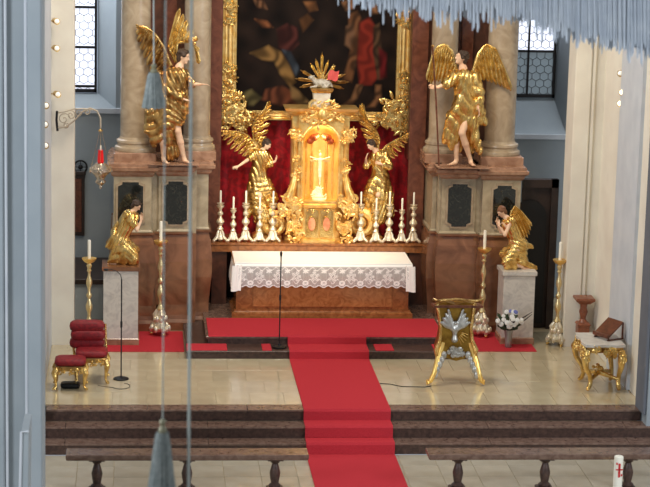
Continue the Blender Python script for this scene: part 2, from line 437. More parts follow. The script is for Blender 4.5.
def hair_part(J, s, parent, origin, m=None, back=.02):
    B = basis(J['face'], J.get('up', (0, 0, 1))); c = J['head']; L = lambda x, y, z: c+B@(np.array([x, y, z])*s)
    p = [ell(L(0, -.03, .04), np.array([.095, .1, .095])*s, B), ell(L(0, -.06, -.03), np.array([.085, .06, .09])*s, B, .03)]
    r = random.Random(int(abs(c[0])*100))
    for i in range(26):
        a = r.uniform(0, 2*PI); e = r.uniform(-.4, 1.3)
        q = vec(math.cos(a)*math.cos(e)*.093, math.sin(a)*math.cos(e)*.098-.03, math.sin(e)*.09+.035)
        if q[1] > .055 and q[2] < .07: continue
        p.append(ell(c+B@(q*s), np.array([.026, .026, .022])*s, None, .008))
    p.append(cut(ell(L(0, .075, -.025), np.array([.062, .06, .082])*s, B)))
    put('hair', p, m or HAIR, parent, .011, None, origin)
def blade(a, b, nml, w, curve=.0, n=8):
    """one carved feather from a to b"""
    a = np.array(a, float); b = np.array(b, float); d = b-a; L = np.linalg.norm(d); d /= L
    side = nrm(np.cross(d, nml)); nn = np.cross(side, d)
    vs = []; fs = []
    for i in range(n):
        t = i/(n-1); ww = w*(.45+.75*t)*(1 if t < .75 else math.sqrt(max(0.03, 1-((t-.75)/.25)**2)))
        c = a+d*L*t+nn*curve*math.sin(PI*t)*L
        vs += [c-side*ww*.5, c-side*ww*.12+nn*w*.13, c+nn*w*.28, c+side*ww*.12+nn*w*.13, c+side*ww*.5, c-nn*w*.1]
    for i in range(n-1):
        for k in range(6):
            j = (k+1) % 6; fs.append((i*6+k, i*6+j, (i+1)*6+j, (i+1)*6+k))
    fs.append((5, 4, 3, 2, 1, 0)); fs.append(tuple((n-1)*6+k for k in range(6)))
    return MB().add(vs, fs)
def poly_interp(pts, t):
    k = t*(len(pts)-1); i = min(int(k), len(pts)-2); f = k-i
    return np.array(pts[i])*(1-f)+np.array(pts[i+1])*f
def wing(lead, tips, parent, origin, m, n=9, w=.09, thick=.03, nml=(0, -1, .15)):
    """lead: the carved arm of the wing; tips: where the feathers end"""
    lead = [np.array(p, float)-np.array(origin) for p in lead]; tips = [np.array(p, float)-np.array(origin) for p in tips]
    mb = MB(); fine = [poly_interp(lead, i/11) for i in range(12)]
    mb.tube(fine, [thick*(1.25-.75*i/11) for i in range(12)], 8)
    for row, (fr, nn, ww) in enumerate(((.62, n+3, .8), (.42, n+5, .62), (.24, n+6, .5))):   # small covert feathers
        for i in range(nn):
            t = i/(nn-1); a = poly_interp(lead, t); b = poly_interp(tips, t)
            c = a+(b-a)*fr; off = nrm(nml)*(.012+.012*row)
            q = blade(a+off*.6, c+off, nml, w*ww, .02); mb.add(q.v, q.f)
    wg = mb.build('wing', m, parent, True)
    for i in range(n):
        t = i/(n-1); a = poly_interp(lead, t); b = poly_interp(tips, t)
        blade(a, b+nrm(b-a)*.0, nml, w, .03).build('feather', m, wg, True)
    return wg
# ------------------------------------------------------------------ SECTIONS
# ================================================================== setting: floors, steps, walls
FX = 5.08
floor = MB().box(-7, 7, -2.97, 9, -.6, -.012).build('floor', JOINT)
struct(floor, 'pale beige polished stone tile floor of the chancel')
tm = MB().box(-.288, .288, -.373, .373, 0, .012, .002)
tme = bpy.data.meshes.new('tile'); tme.from_pydata(tm.v, [], tm.f); tme.materials.append(TILE)
def tiles(parent, x0, x1, y0, y1, dx, dy, z, me, m, stag=.5):
    r = 0; y = y0
    while y+dy <= y1+.01:
        x = x0-(dx*stag if r % 2 else 0)
        while x < x1:
            a = max(x, x0); b = min(x+dx, x1)
            if b-a > .05:
                o = bpy.data.objects.new('tile', me); COL.objects.link(o); o.parent = parent
                o.location = ((a+b)/2, y+dy/2, z+rnd.uniform(-.0012, .0012)); o.scale = ((b-a)/dx, 1, 1)
            x += dx
        y += dy; r += 1
tiles(floor, -5.07, 5.07, -2.95, 2.3, .58, .75, -.012, tme, TILE)
nave = MB().box(-9, 9, -40, -3.96, -.75, -.582).build('floor', JOINT)
struct(nave, 'pale stone tile floor of the nave in front of the steps')
tm2 = MB().box(-.286, .286, -.286, .286, 0, .012, .003)
tme2 = bpy.data.meshes.new('tile'); tme2.from_pydata(tm2.v, [], tm2.f); tme2.materials.append(TILE_N)
tiles(nave, -5.6, 5.8, -7.48, -4.0, .58, .58, -.582, tme2, TILE_N, 0)
MB().box(-9, 9, -40, -7.5, -.582, -.571).build('far_paving', TILE_N, nave)

st = thing('steps', 'three dark red-brown marble steps up to the chancel floor', None)
st['kind'] = 'structure'
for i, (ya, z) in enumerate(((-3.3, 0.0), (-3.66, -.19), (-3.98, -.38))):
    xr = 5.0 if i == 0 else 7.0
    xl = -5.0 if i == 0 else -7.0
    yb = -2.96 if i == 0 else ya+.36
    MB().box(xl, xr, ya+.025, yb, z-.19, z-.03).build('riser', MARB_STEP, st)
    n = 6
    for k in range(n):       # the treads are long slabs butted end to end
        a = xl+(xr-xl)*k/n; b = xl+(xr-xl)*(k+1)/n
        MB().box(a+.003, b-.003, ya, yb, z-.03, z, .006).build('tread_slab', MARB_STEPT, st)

# side walls of the chancel
def wallbox(name, x0, x1, y0, y1, z0, z1, m, label, parent=None):
    o = MB().box(x0, x1, y0, y1, z0, z1).build(name, m, parent)
    if parent is None: struct(o, label)
    return o
H = 14.0
wallbox('wall_left', -6.2, -5.08, -3.0, 1.14, -.3, H, PLASTER_L, 'pale plastered left side wall of the chancel')
wallbox('trim_1', -5.6, at(74, 200, Y=1.14)[0], 1.14, 1.75, -.02, H, PLASTER_C, 'cream plastered pilaster on the left beside the window')
wallbox('wall_right', 5.10, 6.6, -3.0, 1.14, -.3, H, PLASTER_C, 'cream plastered right side wall of the chancel')
tr = wallbox('trim_2', at(565, 290, Y=1.14)[0], 5.7, 1.14, 1.75, -.02, H, PLASTER_C, 'cream grooved pilaster on the right beside the door')
xr0 = at(565, 290, Y=1.14)[0]
MB().box(xr0+.33, xr0+.37, 1.08, 1.14, 0, H).build('roll_moulding', PLASTER_C, tr)
MB().box(xr0+.0, xr0+.30, 1.10, 1.14, 0, H, .01).build('raised_strip', PLASTER_C, tr)
wallbox('trim_3', 5.04, 5.10, -2.0, -.4, 0, H, PLASTER_L, 'pale plaster strip on the right chancel wall')
ar = wallbox('wall_right', 5.02, 8.0, -3.62, -2.95, -.6, H, PLASTER_B, 'blue-grey nave side of the right arch pier')
MB().box(4.96, 5.06, -3.58, -3.0, -.0, H, .02).build('edge_moulding', PLASTER_D, ar)
al = wallbox('wall_left', -8.0, -5.02, -3.62, -2.95, -.6, H, PLASTER_B, 'blue-grey nave side of the left arch pier')
# near moulded pier on the left
xe = at(42, 300, Y=-9)[0]
pr_ = thing('wall_left', 'tall blue-grey moulded pier filling the left edge in front', None, (xe, -9, -.57)); pr_['kind'] = 'structure'
k = 28/2100*1.0
def pxw(n): return n*28.2/2100
MB().box(-pxw(70), -pxw(2), .12, 1.3, 0, H).build('pier_core', PLASTER_B, pr_)
MB().box(-pxw(14), 0, .0, 1.0, 0, H, .02).build('pilaster_strip', PLASTER_B, pr_)
MB().tube([(-pxw(15.5), .06, 0), (-pxw(15.5), .06, H)], pxw(2.0), 10).build('roll_moulding', PLASTER_L, pr_, True)
MB().tube([(-pxw(36), .04, 0), (-pxw(36), .04, H)], pxw(1.8), 10).build('roll_moulding', PLASTER_L, pr_, True)
MB().box(-pxw(33.5), -pxw(18), .16, .5, 0, H).build('recessed_strip', PLASTER_D, pr_)
MB().box(-pxw(60), -pxw(38), -.02, .5, 0, H, .02).build('pilaster_strip', PLASTER_B, pr_)

# apse wall with two windows
YB = 5.4
def apse(name, xa, xb, wx0, wx1, gx0, gx1, zs, zg, label):
    """wall between xa..xb, splayed opening wx0..wx1 at the face, glass gx0..gx1 at YB+.7"""
    mb = MB(); yg = YB+.7
    q = lambda a, b, c, d: mb.add([a, b, c, d], [(0, 1, 2, 3)])
    q((xa, YB, 0), (xb, YB, 0), (xb, YB, zs), (xa, YB, zs))
    q((xa, YB, zs), (wx0, YB, zs), (wx0, YB, H), (xa, YB, H)); q((wx1, YB, zs), (xb, YB, zs), (xb, YB, H), (wx1, YB, H))
    q((wx0, YB, zs), (gx0, yg, zg), (gx0, yg, H), (wx0, YB, H)); q((gx1, yg, zg), (wx1, YB, zs), (wx1, YB, H), (gx1, yg, H))
    q((wx0, YB, zs), (wx1, YB, zs), (gx1, yg, zg), (gx0, yg, zg))
    q((xa, YB+1, 0), (xa, YB+1, H), (xb, YB+1, H), (xb, YB+1, 0))
    o = mb.build(name, PLASTER_B); struct(o, label); 
    MB().box(wx0-.15, wx1+.12, YB-.06, YB, zs-.1, zs).build('sill_moulding', PLASTER_L, o)
    return o
gl = at(97, 60, Y=YB+.7)[0]; wl = at(116, 60, Y=YB)[0]
zgl = at(90, 92, Y=YB+.7)[2]; zsl = at(90, 108, Y=YB)[2]
apse('wall_back', -9, -1.0, gl-1.5, wl, gl-1.2, gl, zsl, zgl, 'blue-grey apse wall behind the left columns')
gr0 = at(500, 60, Y=YB+.7)[0]; gr1 = at(555, 60, Y=YB+.7)[0]; wr0 = at(494, 60, Y=YB)[0]; wr1 = at(570, 60, Y=YB)[0]
zgr = at(530, 97, Y=YB+.7)[2]; zsr = at(530, 134, Y=YB)[2]
apse('wall_back', -1.0, 9, wr0, wr1, gr0, gr1, zsr, zgr, 'blue-grey apse wall behind the right columns')
def hexes(mb, x0, x1, z0, z1, y, r):
    dx = r*math.sqrt(3); j = 0; z = z0
    while z < z1+r:
        x = x0+(dx/2 if j % 2 else 0)
        while x < x1+dx:
            for a in range(3):
                t0 = math.radians(90+60*a); t1 = math.radians(150+60*a)
                p = (x+r*math.cos(t0), y, z+r*math.sin(t0)); q_ = (x+r*math.cos(t1), y, z+r*math.sin(t1))
                if x0 <= min(p[0], q_[0]) and max(p[0], q_[0]) <= x1 and z0 <= min(p[2], q_[2]) and max(p[2], q_[2]) <= z1: mb.tube([p, q_], .006, 4)
            x += dx
        z += r*1.5; j += 1
    return mb
def window(name, x0, x1, z0, z1, y, label, bars, splits, dimto=None):
    w_ = thing(name, label, None, (0, 0, 0)); w_['kind'] = 'structure'
    zs = [z0]+splits+[z1]
    for a, b in zip(zs[:-1], zs[1:]):
        dim = dimto is not None and b <= dimto+.01
        MB().box(x0, x1, y, y+.02, a, b).build('pane', GLASS_D if dim else GLASS_B, w_)
        hexes(MB(), x0, x1, a, b, y-.012, .098).build('leading', LEAD, w_)
    for s_ in splits: MB().box(x0, x1, y-.05, y-.005, s_-.025, s_+.025).build('glazing_bar', IRON, w_)
    for b in bars: MB().box(b-.02, b+.02, y-.05, y-.005, z0, z1).build('glazing_bar', IRON, w_)
    MB().box(x0, x1, y-.06, y-.0, z0, z0+.07).build('window_frame', IRON, w_)
    MB().box(x0, x0+.05, y-.06, y, z0, z1).build('window_frame', IRON, w_); MB().box(x1-.05, x1, y-.06, y, z0, z1).build('window_frame', IRON, w_)
yw = YB+.66
wz = lambda py, px=85: at(px, py, Y=yw)[2]
window('window_1', gl-1.2, gl, zgl, wz(-60), yw, 'tall leaded window with bright hexagonal panes on the left', [], [wz(86), wz(47), wz(7), wz(-32)])
window('window_2', gr0, gr1, zgr, wz(-60, 530), yw, 'tall leaded window on the right, dim in its lower half', [at(528, 60, Y=yw)[0]], [wz(51, 530), wz(0, 530)], wz(51, 530))

# dark doorway behind the right pedestal
xd0 = at(524, 250, Y=YB-.12)[0]; xd1 = at(554, 250, Y=YB-.12)[0]; zd = at(540, 178, Y=YB-.12)[2]
YD = 2.75
xd0 = at(524, 250, Y=YD)[0]; xd1 = at(554, 250, Y=YD)[0]; zd = at(540, 178, Y=YD)[2]
dr = thing('door_1', 'tall dark wooden door with an arched black panel for its shaded recess, right of the altar', None, (0, 0, 0)); dr['kind'] = 'structure'
MB().box(xd0-.1, xd1, YD-.10, YD-.02, 0, zd).build('door_leaf', DOORW, dr)
MB().box(xd1-.14, xd1, YD-.2, YD-.1, 0, zd).build('door_post', DOORW, dr); MB().box(xd0-.1, xd1, YD-.2, YD-.1, zd-.16, zd).build('door_head', DOORW, dr)
cx_ = xd0+.05; zt = zd-.75
arc = [(cx_-.34, .1)]+[(cx_+.34, .1)]+[(cx_+.34*math.cos(a), zt+.34*math.sin(a)) for a in np.linspace(0, PI, 12)]
MB().prism(arc, YD-.15, YD-.11).build('arched_panel', mat('recess_shade_black', (14, 11, 10), .6), dr)  # near-black panel on the leaf, the recess's shade put into its colour

lw = wallbox('wall_back', at(60, 280, Y=3.2)[0], at(113, 280, Y=3.2)[0], 3.2, 5.3, 0, at(90, 284, Y=3.2)[2], PLASTER_B, 'low grey wall behind the left floor candlestick')
MB().box(at(60, 280, Y=3.2)[0], at(113, 280, Y=3.2)[0], 3.16, 5.3, at(90, 284, Y=3.2)[2], at(90, 279, Y=3.2)[2], .01).build('ledge', DOORW, lw)
# ================================================================== altar steps and carpets
ps = thing('altar_steps', 'two low marble steps carrying the altar', None, (0, 0, 0)); ps['kind'] = 'structure'
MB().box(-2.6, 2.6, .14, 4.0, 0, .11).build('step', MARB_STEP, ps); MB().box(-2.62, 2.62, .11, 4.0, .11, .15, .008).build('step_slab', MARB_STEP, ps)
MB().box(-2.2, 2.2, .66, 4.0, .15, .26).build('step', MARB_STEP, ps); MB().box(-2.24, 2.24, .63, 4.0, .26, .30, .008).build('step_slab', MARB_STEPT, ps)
def strip(path, x0, x1, t=.014):
    """cloth following a profile of (y,z) points"""
    pts = [np.array(p, float) for p in path]; n = len(pts); off = []
    for i in range(n):
        d = pts[min(i+1, n-1)]-pts[max(i-1, 0)]; d /= np.linalg.norm(d); off.append(pts[i]+np.array([-d[1], d[0]])*t)
    vs = []; fs = []
    for i in range(n):
        for x in (x0, x1): vs += [(x, *pts[i]), (x, *off[i])]
    for i in range(n-1):
        a = i*4; b = a+4
        fs += [(a+1, a+3, b+3, b+1), (a, b, b+2, a+2), (a, a+1, b+1, b), (a+2, b+2, b+3, a+3)]
    fs += [(0, 2, 3, 1), (4*n-4, 4*n-3, 4*n-1, 4*n-2)]
    return MB().add(vs, fs)
e = .004
path = [(-9.0, -.568+e), (-4.1, -.568+e), (-4.0, -.56), (-3.99, -.4), (-3.98, -.378+e), (-3.68, -.376), (-3.675, -.36), (-3.672, -.2), (-3.66, -.187+e), (-3.36, -.186), (-3.318, -.17), (-3.315, -.02), (-3.30, .003+e),
        (-3.2, .004), (.06, .004), (.095, .012), (.10, .14), (.115, .156), (.57, .156), (.61, .16), (.62, .285), (.64, .304)]
ca = strip(path, -.73, .73); ca.build('carpet', CARPET)
tag(bpy.data.objects[-1] if False else COL.objects[-1], 'long red carpet runner up the steps to the altar', 'carpet')
def carp(x0, x1, y0, y1, z, label):
    o = MB().box(x0, x1, y0, y1, z, z+.014, .004).build('carpet', CARPET); return tag(o, label, 'carpet')
c1 = strip([(.635, .29), (.64, .306), (2.04, .302)], -2.19, 2.19).build('carpet', CARPET); tag(c1, 'wide red carpet covering the top altar step', 'carpet')
xl_ = at(105, 345, Z=0)[0]; xr_ = at(537, 352, Z=0)[0]
carp(xl_, -2.63, .62, 2.2, .001, 'red carpet on the floor left of the altar steps')
carp(2.63, xr_, .70, 2.2, .001, 'red carpet on the floor right of the altar steps')
carp(-2.6, -1.86, .13, .62, .151, 'short red carpet piece on the left end of the lower altar step')
carp(-1.22, -1.05, .13, .62, .151, 'narrow red carpet piece beside the thin microphone stand on the altar step')
carp(.86, 1.2, .13, .62, .151, 'short red carpet piece just right of the runner on the altar step')
carp(1.95, 2.6, .13, .62, .151, 'short red carpet piece on the right end of the lower altar step')

# ================================================================== altar table
AX = .04
alt = thing('altar_table', 'marble altar table with an orange-brown veined front panel', 'altar', (AX, 2.1, .3))
MB().loft([(-1.74, 0), (1.74, 0), (1.74, 1.1), (-1.74, 1.1)], [(.0, 0), (.0, .09), (-.03, .11), (-.05, .13), (-.05, .16)]).build('base', MARB_ORANGE, alt)
MB().loft([(-1.68, .05), (1.68, .05), (1.68, 1.1), (-1.68, 1.1)], [(-.02, .16), (-.02, .95), (.03, 1.0), (.04, 1.06)]).build('body', MARB_ORANGE, alt)
MB().box(-1.35, 1.35, .035, .09, .22, .84, .03).build('front_panel', mat('panel_marble', (140, 86, 44), .2, c2=(172, 114, 66), scale=6, dist=2, coat=.4), alt)
MB().box(-1.69, 1.69, -.05, 1.15, 1.00, 1.075, .02).build('tabletop', MARB_GREY, alt)
for sx in (-1, 1): MB().box(sx*1.55-.13, sx*1.55+.13, .03, .08, .0, .1, .01).build('corner_block', MARB_GREY, alt)
gy = 1.15
MB().loft([(-2.1, gy), (2.1, gy), (2.1, gy+1.1), (-2.1, gy+1.1)], [(0, 1.06), (0, 1.18), (.02, 1.2), (.02, 1.235)]).build('candle_shelf', MARB_ORANGE, alt)
for sx in (-1, 1):
    MB().box(*sorted((sx*1.80, sx*2.09)), gy+.05, gy+.7, -.29, 1.06).build('shelf_support', BROWN_WALL, alt)
GZ = .3+1.235      # top of the candle shelf
GY = 2.1+gy

# lace altar cloth: grid draped over the front edge
def lace():
    W_ = 3.40; nx_ = 520; prof = []
    zt = .3+1.082
    ys = [3.22-i*.1 for i in range(13)]+[2.04, 2.025, 2.012]
    prof = [(y, zt) for y in ys[:-3]]+[(2.035, zt-.002), (2.02, zt-.012), (2.01, zt-.03)]
    nd = 46
    prof += [(2.005-.015*math.sin(i/nd*3), zt-.03-(.43)*i/nd) for i in range(1, nd+1)]
    kt = len(prof)-nd
    vs = []; cols = []; fs = []
    for j, (y, z) in enumerate(prof):
        for i in range(nx_+1):
            u = i/nx_; x = AX+(u-.5)*W_
            yy = y
            if j >= kt: yy += .010*math.sin(u*60)*(j-kt)/nd
            vs.append((x, yy, z))
            if j < kt+1: cols.append((.93, .91, .86, 1))
            else:
                v = (j-kt)/nd*.43; s_ = (x-AX)
                per = .35; ph = (s_/per) % 1-.5; half = (int(math.floor(s_/per)) % 2)
                edge = .408+.020*math.cos(s_/per*4*PI)
                if v > edge: a = 0
                elif v > edge-.022: a = 1
                elif v < .015: a = 1
                else:
                    px_, pz_ = ph*per, v-.2; a = .62 if (math.sin(x*330)*math.sin(v*330) > -.1) else .25
                    r_ = math.hypot(px_, pz_*.8); th = math.atan2(pz_, px_)
                    if r_ < .045+.055*abs(math.cos(2.5*th+half)) and r_ > .018: a = 1 if math.sin(r_*260+th*2) > -.35 else .4
                    r2 = math.hypot(abs(px_)-.165, v-.33)
                    if .02 < r2 < .05: a = 1
                    r3 = math.hypot(abs(px_)-.17, v-.1)
                    if r3 < .04*(1+.4*math.cos(5*math.atan2(v-.1, abs(px_)-.17))): a = .95
                    if abs(v-(.06+.03*math.sin(s_/per*4*PI))) < .007: a = 1
                    if abs(v-(.3+.045*math.cos(s_/per*4*PI))) < .008: a = 1
                cols.append((.93, .91, .86, a))
    for j in range(len(prof)-1):
        for i in range(nx_):
            a = j*(nx_+1)+i; fs.append((a, a+1, a+nx_+2, a+nx_+1)[::-1])
    me = bpy.data.meshes.new('altar_cloth'); me.from_pydata(vs, [], fs)
    ca_ = me.color_attributes.new('Col', 'FLOAT_COLOR', 'POINT'); ca_.data.foreach_set('color', np.array(cols, np.float32).ravel())
    return me
LM = attr_mat('lace', .85, alpha=True)
clo = link('altar_cloth', lace(), LM, None, 'all'); tag(clo, 'white altar cloth with a wide scalloped lace border', 'altar cloth')
for sx in (-1, 1):    # plain linen falls at both ends
    mb = MB(); vs = []; fs = []; n1, n2 = 13, 9
    for j in range(n2):
        t = j/(n2-1)
        for i in range(n1):
            s_ = i/(n1-1); y = 2.0+1.15*s_; z = 1.384-.50*t-(.02*math.cos(s_*25) if j == n2-1 else 0)
            x = AX+sx*(1.70+.055*min(1, t*1.4)+.015*math.sin(s_*30)*t)
            vs.append((x, y-.02*t*(1-s_), z))
    for j in range(n2-1):
        for i in range(n1-1):
            a = j*n1+i; fs.append((a, a+1, a+n1+1, a+n1))
    MB().add(vs, fs).build('side_fall', CLOTH, clo, 'all')
    # folded corner in front
    vs = []; fs = []
    for j in range(9):
        t = j/8
        for i in range(5):
            s_ = i/4; vs.append((AX+sx*(1.56+.19*s_+.02*t), 1.985+.03*math.sin(s_*7)-.02*t, 1.384-.02-.5*t-.02*s_))
    for j in range(8):
        for i in range(4):
            a = j*5+i; fs.append((a, a+1, a+6, a+5))
    MB().add(vs, fs).build('corner_fold', CLOTH, clo, 'all')

# ================================================================== altarpiece
ap = thing('altarpiece', 'tall marble altarpiece with columns and a gilt picture frame', 'altarpiece', (0, 0, 0))
def octopanel(x0, x1, z0, z1, y, c=.07):
    return [(x0+c, z0), (x1-c, z0), (x1-c, z0+c*.6), (x1, z0+c), (x1, z1-c), (x1-c, z1-c*.6), (x1-c, z1), (x0+c, z1), (x0+c, z1-c*.6), (x0, z1-c), (x0, z0+c), (x0+c, z0+c*.6)]
ZP, ZC, ZT = at(320, 236, Y=2.2)[2], at(320, 179, Y=2.2)[2], at(320, 166, Y=2.2)[2]
def block(x0, x1, yf, yb, panel=None, proj=.0):
    pl = [(x0, yf), (x1, yf), (x1, yb), (x0, yb)]
    MB().loft(pl, [(.05, 0), (.05, .16), (.01, .22), (0, .3), (.0, .5), (.05, 1.0), (.06, 1.35), (.03, 1.7), (-.02, 1.86), (.0, 1.9), (.03, 1.93), (.03, ZP)]).build('plinth', MARB_PLINTH, ap)
    MB().loft(pl, [(-.0, ZP), (-.0, ZP+.05), (-.03, ZP+.08), (-.03, ZC)]).build('pedestal', MARB_GREY, ap)
    MB().loft(pl, [(-.02, ZC), (.02, ZC+.04), (.03, ZC+.09), (.09, ZC+.13), (.1, ZC+.19), (.06, ZC+.2), (.06, ZT)]).build('cornice', MARB_PINK, ap)
    if panel:
        a, b = panel
        MB().prism(octopanel(a-.04, b+.04, ZP+.14, ZC-.06, 0, .09), yf+.005, yf+.03).build('panel_moulding', MARB_COL, ap)
        MB().prism(octopanel(a, b, ZP+.18, ZC-.10, 0, .08), yf-.005, yf+.03).build('dark_panel', MARB_DARK, ap)
YF = 2.22
XX = lambda px, y: at(px, 205, Y=y)[0]
BL = [(XX(112, YF), XX(153, YF), YF, 4.2, (XX(118, YF), XX(143, YF))), (XX(157, YF+.12), XX(191, YF+.12), YF+.12, 4.2, (XX(164, YF+.12), XX(187, YF+.12))), (XX(193, 2.6), -2.13, 2.6, 4.2, None)]
BR = [(XX(481, YF), XX(522, YF), YF, 4.2, (XX(493, YF), XX(515, YF))), (XX(440, YF+.12), XX(477, YF+.12), YF+.12, 4.2, (XX(448, YF+.12), XX(471, YF+.12))), (2.13, XX(438, 2.6), 2.6, 4.2, None)]
for b in BL+BR: block(*b)
for a, b in ((XX(150, 2.4), XX(160, 2.4)), (XX(188, 2.7), XX(196, 2.7)), (XX(474, 2.4), XX(484, 2.4)), (XX(436, 2.7), XX(442, 2.7))):
    f_ = MB().box(a, b, 2.42, 4.15, ZP, ZT-.06).build('filler', MARB_GREY, ap)
    MB().box(a, b, 2.34, 4.15, 0, ZP).build('filler', MARB_PLINTH, ap)
def column(x, y, r, top=9.0, base=True):
    z0 = ZT
    pr = [(r, .42), (r*1.0, 1.2), (r*.97, 3.5), (r*.88, top-z0)]
    c = MB().lathe(pr, (x, y, z0), 28).build('column', MARB_COL, ap, True)
    MB().box(x-r*1.42, x+r*1.42, y-r*1.42, y+r*1.42, z0, z0+.17, .015).build('column_plinth', MARB_PINK, c)
    MB().lathe([(r*1.36, .17), (r*1.4, .2), (r*1.36, .25), (r*1.22, .27), (r*1.18, .31), (r*1.26, .34), (r*1.24, .38), (r*1.08, .40), (r*1.02, .44)], (x, y, z0), 28).build('column_base', MARB_COL, c, True)
column(at(135.5, 100, Y=2.85)[0], 2.85, .285); column(at(197, 100, Y=3.1)[0], 3.1, .26)
column(at(501, 100, Y=2.85)[0], 2.85, .295); column(at(443, 100, Y=3.1)[0], 3.1, .26)
for sx in (-1, 1):
    a, b = (at(124, 60, Y=3.7)[0], at(222.5, 60, Y=3.7)[0]) if sx < 0 else (at(411, 60, Y=3.7)[0], at(511, 60, Y=3.7)[0])
    MB().box(a, b, 3.7, 4.4, ZT-.1, 9).build('back_panel', BROWN_WALL, ap)
    MB().box(*((at(210, 60, Y=3.62)[0], at(222, 60, Y=3.62)[0]) if sx < 0 else (at(412, 60, Y=3.62)[0], at(428, 60, Y=3.62)[0])), 3.62, 3.72, 1.55, 9).build('pilaster', REDPIL, ap)
    MB().box(*sorted((sx*2.78, sx*3.0)), 3.58, 3.72, ZT, 9).build('pilaster', REDPIL, ap)
MB().box(-2.6, 2.6, 4.4, 4.55, 0, 9).build('back_panel', BROWN_WALL, ap)
# red damask behind the tabernacle
FY = 4.1
dm = MB(); vs = []; fs = []; n1 = 80; n2 = 6
zlo, zhi = 1.5, at(320, 118, Y=FY)[2]
for j in range(n2):
    for i in range(n1):
        x = -1.95+3.9*i/(n1-1); vs.append((x, FY+.12+.035*math.sin(i*1.1+math.sin(j*.7))*(1-j*.1), zlo+(zhi-zlo)*j/(n2-1)))
for j in range(n2-1):
    for i in range(n1-1): a = j*n1+i; fs.append((a, a+1, a+n1+1, a+n1))
tag(dm.add(vs, fs).build('wall_hanging', DAMASK, None, 'all'), 'crimson damask hanging behind the tabernacle and golden angels', 'hanging')
